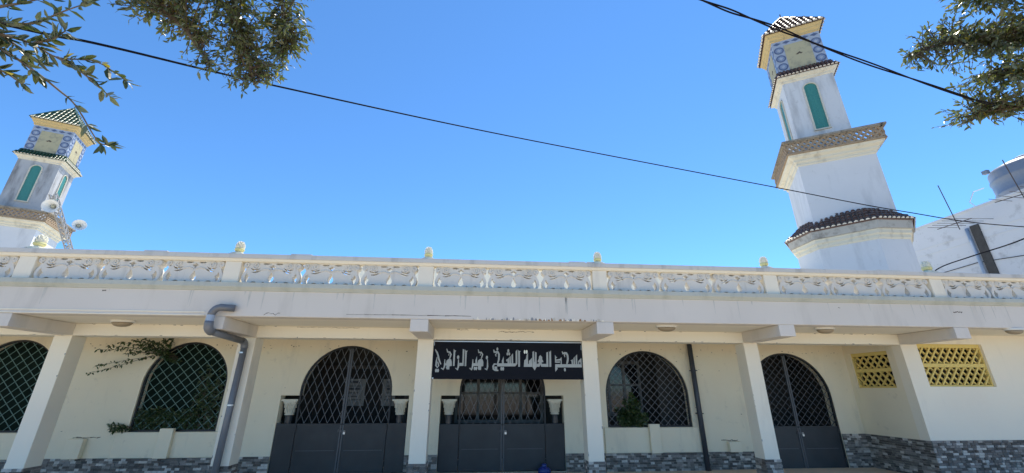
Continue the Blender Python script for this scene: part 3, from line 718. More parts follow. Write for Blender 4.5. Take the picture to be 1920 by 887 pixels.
# colonnettes in the pockets beside the gates
def colonnette(x):
    sh = sub(MB().lathe([(.085, .06), (.085, .12), (.075, .14), (.072, 1.10), (.08, 1.14)], (x, YW + .125, 0), 16), 'colonnette', M['marble'], smooth=False)
    smooth_by_angle(sh)
    cap = MB()
    rings = []
    for z, r, sq in ((1.14, .082, 0), (1.20, .088, .1), (1.27, .10, .25), (1.34, .125, .5), (1.39, .15, .8), (1.405, .15, 1)):
        ring = []
        for k in range(24):
            a = 2 * PI * (k + .5) / 24; c, s = math.cos(a), math.sin(a)
            q = 1 / max(abs(c), abs(s))
            f = r * (1 + (q - 1) * sq * .8)
            ring.append((x + f * c, YW + .125 + f * s * .66, z))
        rings.append(ring)
    cap.loft(rings)
    cap.box(x - .165, x + .165, YW + .02, YW + .2, 1.405, 1.44)
    cap.lathe([(.092, 1.135), (.097, 1.148), (.092, 1.16)], (x, YW + .125, 0), 16)
    for k in range(7):
        a = -PI / 2 + (k - 3) * .48
        for (z0_, r0_, hh) in ((1.18, .088, .10), (1.27, .108, .09)):
            aa = a + (.24 if z0_ > 1.2 else 0)
            P = [(x + (r0_ + .008) * math.cos(aa + d), YW + .125 + (r0_ + .008) * .85 * math.sin(aa + d), z0_ + zz) for d, zz in ((-.2, 0), (-.19, hh * .5), (0, hh), (.19, hh * .5), (.2, 0))]
            cap.tube(P, .008, 5)
    sub(cap, 'capital', M['capital'], sh)
for k in ('gate1', 'gate2'):
    cx, hw, zb, zc, ph = OPEN[k]
    for s in (-1, 1): colonnette(cx + s * (ph - .18))

# ---- yellow lattice vents
def vent(parent, u0, u1, z0, z1, face, axis):
    """two tiers of crossed slats in a yellow frame"""
    T = (lambda u, d, z: (u, face + d, z)) if axis == 'Y' else (lambda u, d, z: (face + d, u, z))
    def bx(mb, a, b, d0, d1, c, d):
        p, q = T(a, d0, c), T(b, d1, d)
        return mb.box(min(p[0], q[0]), max(p[0], q[0]), min(p[1], q[1]), max(p[1], q[1]), c, d)
    fr = MB()
    zm = (z0 + z1) / 2 - .015
    bx(fr, u0, u1, .05, .14, z1 - .075, z1); bx(fr, u0, u1, .05, .14, zm - .03, zm + .045); bx(fr, u0, u1, .045, .14, z0, z0 + .035)
    bx(fr, u0, u0 + .03, .047, .14, z0 + .036, z1 - .076); bx(fr, u1 - .03, u1 - .001, .047, .14, z0 + .036, z1 - .076)
    f = sub(fr, 'vent_frame', M['yellow'], parent)
    for za, zb in ((z0 + .036, zm - .031), (zm + .046, z1 - .076)):
        h = zb - za; dx = .16; sl = 1.15; ext = h / sl
        for s, dep in ((1, .055), (-1, .083)):
            u = u0 + .026 - ext
            while u < u1 + ext:
                pts = [(u, za), (u + ext * s, zb)]
                # clip to the frame in u
                def cl(p, q):
                    (a, b), (c, d) = p, q
                    lo, hi = u0 + .018, u1 - .018
                    if max(a, c) <= lo or min(a, c) >= hi: return None
                    def at(uu): return b + (d - b) * (uu - a) / (c - a)
                    if a < lo: a, b = lo, at(lo)
                    if a > hi: a, b = hi, at(hi)
                    if c < lo: d = b + (d - b) * (lo - a) / (c - a); c = lo
                    if c > hi: d = b + (d - b) * (hi - a) / (c - a); c = hi
                    return (a, b), (c, d)
                g = cl(*pts)
                if g and math.hypot(g[1][0] - g[0][0], g[1][1] - g[0][1]) > .04:
                    dd = Vector((g[1][0] - g[0][0], g[1][1] - g[0][1])).normalized(); nn = Vector((-dd.y, dd.x)) * .0155
                    q = [(g[0][0] - nn.x, g[0][1] - nn.y), (g[1][0] - nn.x, g[1][1] - nn.y), (g[1][0] + nn.x, g[1][1] + nn.y), (g[0][0] + nn.x, g[0][1] + nn.y)]
                    V = [T(a, dep, z) for a, z in q] + [T(a, dep + .027, z) for a, z in q]
                    sub(MB().add(V, [(0, 1, 2, 3), (7, 6, 5, 4), (0, 4, 5, 1), (1, 5, 6, 2), (2, 6, 7, 3), (3, 7, 4, 0)]), 'slat', M['yellow'], f, fix=True)
                u += dx
for i, (a, b) in enumerate(VENT_F): vent(wing_wall, a, b, VZ0, VZ1, 8.07, 'Y')
vent(return_wall, RY0, RY1, RZ0, RZ1, XWING, 'X')

# ---- porch interior behind the grilles
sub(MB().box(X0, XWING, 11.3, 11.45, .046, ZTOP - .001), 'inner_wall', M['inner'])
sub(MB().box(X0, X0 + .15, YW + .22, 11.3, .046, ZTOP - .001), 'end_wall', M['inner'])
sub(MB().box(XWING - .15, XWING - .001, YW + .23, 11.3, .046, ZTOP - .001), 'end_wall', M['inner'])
d = sub(MB().box(-3.75, -1.72, 11.2, 11.299, .046, 2.12), 'dark_doorway', M['dark'])  # black panel painted as the shade of an open doorway
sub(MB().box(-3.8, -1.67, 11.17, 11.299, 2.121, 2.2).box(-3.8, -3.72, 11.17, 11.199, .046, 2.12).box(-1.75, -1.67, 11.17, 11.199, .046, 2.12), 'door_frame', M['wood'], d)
def glazed(x0, x1, z0, z1, nx, zs, y=11.2):
    f = MB()
    f.box(x0, x1, y, y + .06, z0, z0 + .07); f.box(x0, x1, y, y + .06, z1 - .07, z1)
    wpan = (x1 - x0) / nx
    for k in range(nx + 1):
        x = x0 + k * wpan; f.box(x - .035, x + .035, y - .005, y + .065, z0 + .001, z1 - .001)
    for z in zs: f.box(x0, x1, y + .003, y + .057, z - .025, z + .025)
    fr = sub(f, 'window_frame', M['frame_grey'])
    for k in range(nx):
        zz = [z0 + .07] + list(zs) + [z1 - .07]
        for a, b in zip(zz, zz[1:]):
            sub(MB().box(x0 + k * wpan + .036, x0 + (k + 1) * wpan - .036, y + .02, y + .03, a + .026, b - .026), 'pane', M['pane'], fr)
glazed(-.45, 1.72, .85, 2.5, 4, (1.55, 2.05))
glazed(3.1, 4.35, 1.0, 2.35, 3, (1.75,))
sub(MB().box(4.45, 5.6, 10.3, 10.38, .046, ZTOP - .001), 'inner_pier', M['inner'])
sub(MB().box(6.6, 7.0, 10.9, 11.1, .046, ZTOP - .001), 'inner_pier', M['inner'])

def loose(mb, name, mats, label, cat, group=None, **kw):
    return tag(mb.build(name, mats, **kw), label=label, cat=cat, group=group)
for x0, x1, lb in ((-3.23, -2.73, 'larger printed paper sheet behind the right leaf of the gate left of the sign'), (-2.31, -1.98, 'narrow printed paper sheet at the right edge of the gate left of the sign')):
    p = empty('notice_sheet', ((x0 + x1) / 2, 11.19, 1.25), label=lb, cat='notice')
    sub(MB().box(x0, x1, 11.186, 11.192, 1.25, 1.88), 'sheet', M['paper'], p)
    pr = MB(); r_ = random.Random(int(x0 * 100))
    for k in range(6):
        z = 1.78 - k * .08
        a = x0 + .05 + r_.uniform(0, .06); b = x1 - .05 - r_.uniform(0, .12)
        pr.box(a, b, 11.182, 11.1855, z, z + (.05 if k in (0, 2) else .02))
    tag(sub(pr, 'print', M['ink'], p), kind='stuff')

# ================================================================== sign over the middle bay
sg = empty('name_sign', (.63, 8.1, 1.82), label='black board with silver Arabic lettering hung between two columns', cat='sign')
sub(MB().box(-.803, 2.055, 8.098, 8.125, 1.818, 2.49), 'board', M['sign'], sg)
sub(MB().box(-.80, 2.05, 8.092, 8.12, 2.491, 2.508), 'trim_strip', M['silver'], sg)
for q in ((-.795, -.787, 2.42, 2.486), (2.038, 2.046, 2.36, 2.45), (-.797, -.77, 1.822, 1.845)): sub(MB().box(q[0], q[1], 8.0945, 8.0975, q[2], q[3]), 'corner_clip', M['silver'], sg)
def stroke_poly(P, w):
    n = len(P); L = []; Rr = []
    for i in range(n):
        a = Vector(P[max(i - 1, 0)]); b = Vector(P[min(i + 1, n - 1)])
        t = (b - a).normalized(); nn = Vector((-t.y, t.x))
        k = w / 2 * (0.45 if i == 0 else (0.7 if i == n - 1 else 1.0))
        L.append((P[i][0] + nn.x * k, P[i][1] + nn.y * k)); Rr.append((P[i][0] - nn.x * k, P[i][1] - nn.y * k))
    return L, Rr
for wi, word in enumerate(WORDS):
    for li, it in enumerate(word):
        mb = MB(); y0, y1 = 8.0905 - .0003 * (li % 5), 8.0978
        if it[0] == 'p': mb.prism(it[1], y0, y1)
        elif it[0] == 'e': mb.prism([(it[1][0] + it[2] * math.cos(2 * PI * k / 14), it[1][1] + it[3] * math.sin(2 * PI * k / 14)) for k in range(14)], y0, y1)
        else:
            L, Rr = stroke_poly(it[1], it[2])
            for i in range(len(L) - 1):
                V = [(p[0], y, p[1]) for y in (y0, y1) for p in (L[i], L[i + 1], Rr[i + 1], Rr[i])]
                mb.add(V, [(0, 1, 2, 3), (7, 6, 5, 4), (0, 4, 5, 1), (2, 6, 7, 3)] + ([(3, 7, 4, 0)] if i == 0 else []) + ([(1, 5, 6, 2)] if i == len(L) - 2 else []))
        bright = it[0] == 'e' and it[1][1] > 2.2 and wi == 1
        sub(mb, 'letter', M['letter_b'] if bright else M['letter'], sg, fix=True)

# ================================================================== lamps under the soffit
LAMPS = [(-6.05, 7.62, 'oval ceiling lamp under the roof edge, left of the elbowed grey downpipe'), (3.45, 7.30, 'oval ceiling lamp above the arched window right of the sign'),
         (6.52, 7.28, 'oval ceiling lamp above the rightmost steel gate'), (10.15, 7.05, 'oval ceiling lamp above the yellow lattice vent at the right edge')]
for x, y, lb in LAMPS:
    t = empty('ceiling_lamp', (x, y, ZTOP), label=lb, cat='lamp', group='oval ceiling lamps')
    def ov(z, k): return [(x + .19 * k * math.cos(2 * PI * i / 20), y + .10 * k * math.sin(2 * PI * i / 20), ZTOP - z) for i in range(20)]
    sub(MB().loft([ov(.0005, 1.02), ov(.02, 1.04), ov(.034, 1.0), ov(.036, .9)]), 'lamp_base', M['lamp_base'], t, fix=True)
    g = sub(MB().loft([ov(.037, .88), ov(.065, .82), ov(.09, .64), ov(.105, .38), ov(.11, .1)]), 'lamp_glass', M['lamp_glass'], t, fix=True, smooth=True)

# ================================================================== downpipes
def arc(c, a, b, n=5):
    """smooth a corner c between a and b"""
    c, a, b = Vector(c), Vector(a), Vector(b)
    return [a.lerp(c, t).lerp(c.lerp(b, t), t) for t in [k / n for k in range(n + 1)]]
dp = empty('elbowed_downpipe', (-4.2, 8.0, 0), label='grey plastic downpipe with elbows running from the fascia down the second column', cat='pipe')
p0 = (-3.90, 6.95, 2.86); p1 = (-4.185, 6.87, 2.83); p2 = (-4.19, 6.87, 2.50); p3 = (-4.16, 7.98, 2.44); p4 = (-4.19, 7.985, .05)
sub(MB().tube([p0] + arc(p1, (-4.08, 6.87, 2.86), (-4.19, 6.87, 2.73)), .056, 14), 'elbow', M['pvc'], dp, smooth=True)
sub(MB().tube([(-4.19, 6.87, 2.735), (-4.19, 6.87, 2.635)], .058, 14), 'collar', M['pvc_light'], dp, smooth=False)
sub(MB().tube([(-4.19, 6.87, 2.64)] + arc(p2, (-4.19, 6.87, 2.60), (-4.185, 6.98, 2.492)) , .063, 14), 'elbow', M['pvc'], dp, smooth=True)
sub(MB().tube([(-4.185, 6.97, 2.492), (-4.165, 7.86, 2.447)], .054, 14), 'pipe', M['pvc'], dp, smooth=True)
sub(MB().tube(arc(p3, (-4.165, 7.86, 2.447), (-4.162, 7.985, 2.33)), .060, 14), 'elbow', M['pvc'], dp, smooth=True)
sub(MB().tube([(-4.162, 7.985, 2.35), (-4.19, 7.985, .046)], .054, 14), 'pipe', M['pvc'], dp, smooth=True)
for z in (2.25, 1.38): sub(MB().lathe([(.060, -.012), (.060, .012)], (-4.175, 7.985, z), 14).box(-4.20, -4.15, 8.03, 8.069, z - .01, z + .01), 'clamp', M['silver'], dp)
d2 = empty('straight_downpipe', (4.83, 9.42, 0), label='dark straight downpipe on the wall right of the arched window beside the sign', cat='pipe')
sub(MB().tube([(4.93, 9.40, 2.73), (4.95, 9.39, .046)], .055, 14), 'pipe', M['pvc_dark'], d2, smooth=True)
for z in (2.05, 1.15): sub(MB().lathe([(.061, -.015), (.061, .015)], (4.94, 9.395, z), 14).box(4.90, 4.98, 9.44, 9.499, z - .012, z + .012).box(4.99, 5.03, 9.385, 9.405, z - .01, z + .01), 'clamp', M['pvc_dark'], d2)

# ---- plaster damage on the fascia, soffit and beam
def flake(mb, x, z, wx, wz, y, rg, mi, n=8):
    P = [(x + wx * (.75 + .35 * rg.random()) * math.cos(2 * PI * k / n), z + wz * (.7 + .4 * rg.random()) * math.sin(2 * PI * k / n)) for k in range(n)]
    mb.prism(P, y, y + .004, mi=mi)
rg = random.Random(21)
fm = MB()
x = -.12
while x < 2.25:
    wd = rg.uniform(.006, .028); hh = rg.uniform(.012, .036)
    dens = .9 if .2 < x < 1.3 else .62
    if rg.random() < dens:
        P = [(x - wd, 2.742), (x + wd, 2.742), (x + wd * rg.uniform(.4, 1), 2.742 + hh * rg.uniform(.8, 1.3)), (x + rg.uniform(-.4, .4) * wd, 2.742 + hh * 1.6), (x - wd * rg.uniform(.5, 1), 2.742 + hh)]
        fm.prism(P, 6.9765 - rg.choice((0, .0007, .0014)), 6.9795, mi=rg.choice((0, 0, 1, 1, 2, 3, 3)))
    x += rg.uniform(.012, .05)
tag(sub(fm, 'peeled_patches', [M['barepatch'], M['greypatch'], M['rustpatch'], M['paint']], fascia), kind='stuff')
cm = MB()
def crackline(pts, w, y, z_is=True):
    for (a, b), (c, d) in zip(pts, pts[1:]):
        if abs(c - a) < 1e-5: continue
        w0 = w * rg.uniform(.4, 1.2)
        cm.add([(a, y, b - w0), (c, y, d - w0 * .6), (c, y, d + w0 * .6), (a, y, b + w0)], [(0, 1, 2, 3)])
def wob(x0, x1, z, dz, n): return [(x0 + (x1 - x0) * k / n, z + rg.uniform(-dz, dz)) for k in range(n + 1)]
crackline(wob(-2.15, -.1, 2.800, .003, 14), .006, 6.9785)
crackline(wob(.42, 1.12, 2.69, .010, 16), .006, 8.0688)
crackline(wob(-.38, -.15, 2.715, .004, 6), .004, 8.0688)
crackline(wob(-3.35, -2.2, 2.722, .006, 18), .003, 8.0688)
crackline(wob(-3.45, -3.2, 2.785, .02, 7), .005, 6.9785)
crackline(wob(8.93, 9.12, 3.02, .012, 8), .011, 6.9785)
crackline(wob(6.62, 6.66, 3.06, .01, 3), .008, 6.9785)
crackline(wob(-6.0, -5.94, 3.12, .006, 3), .012, 6.9785)
crackline(wob(-7.75, -7.25, .745, .008, 8), .010, 9.4985)
crackline(wob(5.40, 5.78, .605, .008, 8), .010, 9.4985)
dr = MB()
for k in range(46):
    x = rg.uniform(-8.2, 11.0); w0 = rg.uniform(.006, .022); l = rg.uniform(.06, .34)
    zt = 3.152
    n_ = 5
    L_ = [(x - w0 * (1 - .8 * i / n_) * rg.uniform(.7, 1.1), zt - l * i / n_) for i in range(n_ + 1)]
    R_ = [(x + w0 * (1 - .8 * i / n_) * rg.uniform(.7, 1.1), zt - l * i / n_) for i in range(n_ + 1)]
    for i in range(n_): dr.add([(*p[:1], 6.9788, p[1]) for p in (L_[i], L_[i + 1], R_[i + 1], R_[i])], [(0, 1, 2, 3)])
tag(sub(dr, 'rain_streaks', M['drip'], fascia), kind='stuff')
ms_ = MB()
for k in range(150):
    x = rg.choice((rg.uniform(-8.4, -4.2), rg.uniform(-4.0, -.9), rg.uniform(2.4, 8.7), rg.uniform(-8.4, 8.7))); z = 2.53 - abs(rg.gauss(0, .07))
    if k > 110: z = rg.uniform(.45, 2.3)
    ok_ = all(not inside_arch(x, z, o[0], o[1] + .03, o[2] - .1, o[3] + .03) and not (o[4] and abs(x - o[0]) < o[4] + .03 and z < 1.56) for o in OPEN.values())
    if ok_: flake(ms_, x, z, rg.uniform(.004, .022), rg.uniform(.003, .012), 9.4972, rg, 0, 7)
tag(sub(ms_, 'mould_spots', M['mould'], back_wall), kind='stuff')
ch = MB()
for k in range(70):
    x = rg.uniform(-8.2, 8.6); z = rg.choice((2.536, 2.732)) + rg.uniform(-.004, .006)
    flake(ch, x, z, rg.uniform(.006, .035), rg.uniform(.003, .010), 8.0672, rg, rg.choice((0, 1, 1)), 7)
for x in XC:
    for k in range(5):
        flake(ch, x + rg.choice((.006, CW - .006)), rg.uniform(.5, 2.4), rg.uniform(.003, .009), rg.uniform(.008, .03), 8.0672, rg, rg.choice((0, 1)), 7)
tag(sub(ch, 'paint_chips', [M['barepatch'], M['greypatch']], fascia), kind='stuff')
tag(sub(cm, 'cracks', M['crack'], fascia), kind='stuff')

# ================================================================== prayer hall behind the terrace
hall = empty('prayer_hall', (4.5, 10.8, 0), label='low cream hall behind the balustrade, pinkish tiles along its roof edge', cat='building')
sub(MB().box(-4.0, 16, 12.601, 20, 0, 5.32), 'wall', M['hall'], hall)
sub(MB().box(-34, -4.001, 15.0, 34, 0, 4.55), 'side_wall', M['hall'], hall)
tr_ = MB()
for k in range(46):
    xx = -1.0 + k * .075
    tr_.tube([(xx, 12.55, 5.475), (xx, 13.2, 5.6)], .034, 6)
tr_.box(-1.1, 2.5, 12.58, 13.2, 5.321, 5.44)
tag(sub(tr_, 'roof_tiles', M['pinktile'], hall), kind='stuff')

# ================================================================== minarets
def sq(h, z): return [(-h, -h, z), (h, -h, z), (h, h, z), (-h, h, z)]
def octo(a, z, c=.486, rot=R(-18)):
    k = c * a
    P = [(-a + k, -a), (a - k, -a), (a, -a + k), (a, a - k), (a - k, a), (-a + k, a), (-a, a - k), (-a, -a + k)]
    cr, sr = math.cos(rot), math.sin(rot)
    return [(x * cr - y * sr, x * sr + y * cr, z) for x, y in P]
def barrel_tiles(mb, A, B, C, D, pitch, seg, rad, rgx):
    """rows of overlapping half-round tiles on the slope with eave A-B and head D-C (C above B, D above A)"""
    A, B, C, D = map(Vector, (A, B, C, D))
    L = (B - A).length; e = (B - A) / L
    mid = (C + D) / 2 - (A + B) / 2
    upd = (mid - e * mid.dot(e)); Hs = upd.length; upd.normalize()
    nrm = e.cross(upd).normalized()
    ca = (D - A).dot(e); cb = (C - B).dot(e)
    n = max(2, round(L / pitch))
    for i in range(n):
        s = (i + .5) * L / n
        if s < ca: top = Hs * s / ca
        elif s > L + cb: top = Hs * (L - s) / -cb
        else: top = Hs
        t = -.03
        while t < top - .02:
            t1 = min(t + seg * 1.12, top)
            rings = []
            for tt, r_, lift in ((t, rad * 1.12, .028), (t1, rad * .82, .004)):
                c = A + e * s + upd * tt + nrm * lift
                rings.append([c + (e * math.cos(a_) + nrm * math.sin(a_)) * r_ for a_ in [PI * k / 6 for k in range(7)]])
            V = [tuple(p) for r_ in rings for p in r_]
            F = [(k, k + 1, k + 8, k + 7) for k in range(6)]
            mb.add(V, F, 0)
            c = A + e * s + upd * t + nrm * .020
            rr = [c + (e * math.cos(a_) + nrm * math.sin(a_)) * rad * 1.08 for a_ in [PI * k / 6 for k in range(7)]]
            mb.add([tuple(p) for p in rr], [tuple(range(7))], 1 if t < 0 else 0)
            t += seg * rgx.uniform(.96, 1.04)

def minaret(loc, rz, tile, upper, label):
    root = empty('minaret', loc, rz, label=label, cat='minaret', group='pair of white minarets')
    rgx = random.Random(4)
    def P(mb, name, mt, parent=None, **kw):
        o = mb.build(name, mt, parent or root, **kw); return o
    P(MB().loft([octo(1.489, 0), octo(1.489, 6.2)]), 'base_shaft', M['min_clean'])
    P(MB().loft([octo(1.492, 6.05), octo(1.53, 6.10), octo(1.53, 6.19), octo(1.585, 6.23), octo(1.585, 6.32), octo(1.60, 6.36), octo(1.0, 6.365)]), 'base_cornice', M['min_cream'])
    P(MB().loft([octo(1.0, 6.362), octo(1.645, 6.366), octo(1.665, 6.62), octo(1.0, 6.624)]), 'eave_band', M['min_band'])
    sk = P(MB().loft([octo(1.67, 6.625), octo(1.70, 6.655), octo(1.14, 7.22), octo(1.0, 7.23)]), 'skirt_roof', tile)
    tb = MB(); o1, o2 = octo(1.70, 6.66), octo(1.14, 7.22)
    for k in range(8):
        barrel_tiles(tb, o1[k], o1[(k + 1) % 8], o2[(k + 1) % 8], o2[k], .145, .19, .052, rgx)
    tag(P(tb, 'roof_tiles', [tile, M['tile_end']], sk, smooth=False), kind='stuff'); smooth_by_angle(bpy.data.objects[tb_name(sk)], 60)
    P(MB().loft([sq(1.124, 6.7), sq(1.124, 9.3)]), 'lower_shaft', M['min_clean'])
    P(MB().loft([sq(1.127, 9.20), sq(1.165, 9.24), sq(1.165, 9.31), sq(1.235, 9.36), sq(1.235, 9.44), sq(1.36, 9.50), sq(1.385, 9.58), sq(.5, 9.59)]), 'balcony_cornice', M['min_cream'])
    # pierced parapet
    for s in range(4):
        q = s * PI / 2
        lat = MB()
        W_, z0, z1 = 1.40, 9.62, 10.06
        hh = z1 - z0; dx = .19
        n = int(2 * W_ / dx)
        Mr = Matrix.Rotation(q, 4, 'Z')
        g = MB()
        for sg_ in (1, -1):
            for k in range(-3, n + 4):
                u0 = -W_ + k * dx; u1 = u0 + sg_ * hh * .9
                a, b = (u0, z0), (u1, z1)
                # clip in u
                def at(u): return z0 + (u - u0) / (u1 - u0) * hh
                ua, ub = sorted((u0, u1)); ua = max(ua, -W_); ub = min(ub, W_)
                if ub - ua < .04: continue
                a, b = (ua, at(ua)), (ub, at(ub))
                dd = Vector((b[0] - a[0], b[1] - a[1])).normalized(); nn = Vector((-dd.y, dd.x)) * .031
                yy = -1.43 - (.004 if sg_ > 0 else 0)
                qd = [(a[0] - nn.x, a[1] - nn.y), (b[0] - nn.x, b[1] - nn.y), (b[0] + nn.x, b[1] + nn.y), (a[0] + nn.x, a[1] + nn.y)]
                V = [(u, yy, z) for u, z in qd] + [(u, yy + .06, z) for u, z in qd]
                g.add(V, [(0, 1, 2, 3), (7, 6, 5, 4), (0, 4, 5, 1), (1, 5, 6, 2), (2, 6, 7, 3), (3, 7, 4, 0)])
        g.box(-W_ - .02, W_ - .03, -1.445, -1.365, 9.585, 9.64)
        g.v = [tuple(Mr @ Vector(v)) for v in g.v]
        P(g, 'parapet_screen', M['lattice'], fix=True)
        c = MB().box(-1.51, 1.42, -1.51, -1.35, 10.06, 10.13).box(-1.47, 1.40, -1.47, -1.36, 10.03, 10.06)
        c.v = [tuple(Mr @ Vector(v)) for v in c.v]
        P(c, 'parapet_coping', M['min_rail'])
    P(MB().loft([sq(.82, 9.55), sq(.82, 13.15)]), 'upper_shaft', upper)
    for s in range(4):
        Mr = Matrix.Rotation(s * PI / 2, 4, 'Z')
        f = arch_frame(0, .25, 10.72, 12.825, .05, -.865, -.81)
        f.box(-.27, .27, -.875, -.81, 10.67, 10.719)
        f.v = [tuple(Mr @ Vector(v)) for v in f.v]
        nf = P(f, 'niche_frame', M['turq_frame'], fix=True)
        pn = MB().prism([(-.2, 10.72)] + arch_pts(0, .2, 12.575, 16) + [(.2, 10.72)], -.828, -.815)
        pn.prism([(-.12, 10.80)] + arch_pts(0, .12, 12.55, 12) + [(.12, 10.80)], -.834, -.829)
        for k in range(9):
            pn.box(-.03, .03, -.838, -.8345, 10.92 + k * .18, 11.0 + k * .18)
        pn.v = [tuple(Mr @ Vector(v)) for v in pn.v]
        P(pn, 'niche_panel', M['turq'], nf, fix=True)
    P(MB().loft([sq(.822, 13.02), sq(.86, 13.06), sq(.87, 13.12), sq(.95, 13.18), sq(.985, 13.21), sq(.985, 13.25), sq(.5, 13.26)]), 'eave_moulding', M['min_cream'])
    s2 = P(MB().loft([sq(.99, 13.252), sq(1.0, 13.27), sq(.845, 13.60), sq(.6, 13.61)]), 'eave_roof', tile)
    tb = MB(); o1, o2 = sq(1.01, 13.27), sq(.845, 13.60)
    for k in range(4): barrel_tiles(tb, o1[k], o1[(k + 1) % 4], o2[(k + 1) % 4], o2[k], .13, .16, .046, rgx)
    tag(P(tb, 'roof_tiles', [tile, M['tile_end']], s2), kind='stuff'); smooth_by_angle(bpy.data.objects[tb_name(s2)], 60)
    P(MB().loft([sq(.82, 13.3), sq(.82, 15.2)]), 'lantern', M['azulejo'])
    for s in range(4):
        Mr = Matrix.Rotation(s * PI / 2, 4, 'Z')
        def RP(mb, name, mt, parent=None):
            mb.v = [tuple(Mr @ Vector(v)) for v in mb.v]
            return P(mb, name, mt, parent, fix=True)
        pan = RP(MB().box(-.44, .44, -.832, -.819, 13.5, 14.86), 'lantern_panel', M['min_panel'])
        RP(MB().prism([(-.13, 14.28), (-.05, 14.25), (0, 14.29), (.06, 14.25), (.12, 14.30), (.07, 14.32), (.02, 14.38), (-.05, 14.33)], -.836, -.8325), 'hole', M['crack'], pan)
        for sx in (-1, 1):
            for z in (13.84, 14.25, 14.66):
                cx = sx * .632
                ring = MB()
                for k in range(20):
                    a0, a1 = 2 * PI * k / 20, 2 * PI * (k + 1) / 20
                    ring.add([(cx + r_ * math.cos(a_), yy, z + r_ * math.sin(a_)) for a_ in (a0, a1) for r_, yy in ((.175, -.826), (.15, -.832), (.125, -.826))], [(0, 1, 4, 3), (1, 2, 5, 4)])
                ro = RP(ring, 'rosette', M['azul_dark'])
                RP(MB().prism([(cx + .125 * math.cos(2 * PI * k / 16), z + .125 * math.sin(2 * PI * k / 16)) for k in range(16)], -.827, -.819), 'rosette_disc', M['azul_mid'], ro)
                st = [(cx + (.10 if k % 2 else .045) * math.cos(2 * PI * k / 12), z + (.10 if k % 2 else .045) * math.sin(2 * PI * k / 12)) for k in range(12)]
                RP(MB().prism(st, -.831, -.8275), 'rosette_star', M['azulejo'], ro)
        for k in range(5):
            cx = -.64 + k * .32
            RP(MB().prism([(cx - .14, 15.0), (cx, 14.93), (cx + .14, 15.0), (cx, 15.07)], -.827, -.819), 'frieze_tile', M['azul_dark'])
    P(MB().loft([sq(.823, 15.13), sq(.86, 15.15), sq(.86, 15.22), sq(.92, 15.30), sq(.93, 15.36), sq(.985, 15.44), sq(.985, 15.48), sq(.5, 15.49)]), 'roof_moulding', M['min_yellow'])
    AP = 17.0
    rf = P(MB().add(sq(1.01, 15.49) + [(0, 0, AP)], [(0, 1, 4), (1, 2, 4), (2, 3, 4), (3, 0, 4), (3, 2, 1, 0)]), 'roof', tile)
    tb = MB(); o1 = sq(1.02, 15.49)
    for k in range(4): barrel_tiles(tb, o1[k], o1[(k + 1) % 4], (0, 0, AP), (0, 0, AP), .19, .27, .068, rgx)
    tag(P(tb, 'roof_tiles', [tile, M['tile_end']], rf), kind='stuff'); smooth_by_angle(bpy.data.objects[tb_name(rf)], 60)
    hp = MB()
    for k in range(4): hp.tube([o1[k], tuple(Vector(o1[k]).lerp(Vector((0, 0, AP + .03)), .5) + Vector((0, 0, .02))), (0, 0, AP + .03)], [.055, .052, .045], 8)
    P(hp, 'hip_tiles', tile, rf, smooth=True)
    P(MB().tube([(0, 0, AP), (0, 0, AP + .22)], .022, 6), 'spike', M['rust'], rf)
    return root
def tb_name(parent):
    return parent.children[-1].name
minaret((12.95, 12.5, 0), R(-29.25), M['tile_dark'], M['min_wall'], 'tall white minaret on the right, dark roof tiles, rising behind the yellow vents')
minaret((-23.95, 22.0, 0), R(22.3), M['tile_green'], M['min_grimy'], 'white minaret on the left with green roof tiles and grimy upper shaft')

# ================================================================== loudspeakers on a lattice mast beside the left minaret
mt = MB()
MT0, MT1 = Vector((-19.92, 23.40, 4.5)), Vector((-20.04, 19.1, 10.2))
md = (MT1 - MT0).normalized(); mu = md.cross(Vector((0, 0, 1))).normalized(); mv = md.cross(mu)
def mc(k, t): return MT0.lerp(MT1, t) + (mu * math.cos(2 * PI * k / 3 + .4) + mv * math.sin(2 * PI * k / 3 + .4)) * .15
for k in range(3): mt.tube([mc(k, 0), mc(k, 1)], .030, 6)
NS = 26
for i in range(NS):
    for k in range(3):
        mt.tube([mc(k, i / NS), mc((k + 1) % 3, (i + 1) / NS)], .017, 5, cap=False); mt.tube([mc((k + 1) % 3, i / NS), mc(k, (i + 1) / NS)], .017, 5, cap=False)
loose(mt, 'lattice_mast', M['steel'], 'thin leaning steel lattice mast in front of the left minaret', 'mast')
def horn(loc, aim, label, sc=1.0):
    t = empty('loudspeaker', loc, label=label, cat='loudspeaker')
    q = Vector(aim).normalized().to_track_quat('Z', 'Y')
    t.rotation_mode = 'QUATERNION'; t.rotation_quaternion = q
    pr = [(.07, -.35), (.085, -.30), (.10, -.1), (.15, .15), (.24, .38), (.40, .52), (.42, .53), (.40, .515), (.235, .36), (.14, .14), (.05, .05)]
    o = MB().lathe([(r * sc, z * sc) for r, z in pr], n=28).build('horn', M['horn'], t, smooth=True)
    MB().lathe([(.02 * sc, .05 * sc), (.10 * sc, .12 * sc), (.11 * sc, .2 * sc), (.06 * sc, .27 * sc)], n=16).build('driver', M['horn_in'], t, smooth=True)
    MB().lathe([(.13 * sc, -.55 * sc), (.14 * sc, -.53 * sc), (.14 * sc, -.36 * sc), (.07 * sc, -.34 * sc)], n=16).build('driver_housing', M['steel'], t, smooth=False)
    return t
horn((-19.75, 19.1, 9.55), (.35, -.85, -.25), 'grey horn loudspeaker facing the viewer high on the lattice mast', .72)
horn((-19.30, 20.0, 8.95), (.72, -.62, .0), 'white horn loudspeaker turned right, lower on the lattice mast', .62)

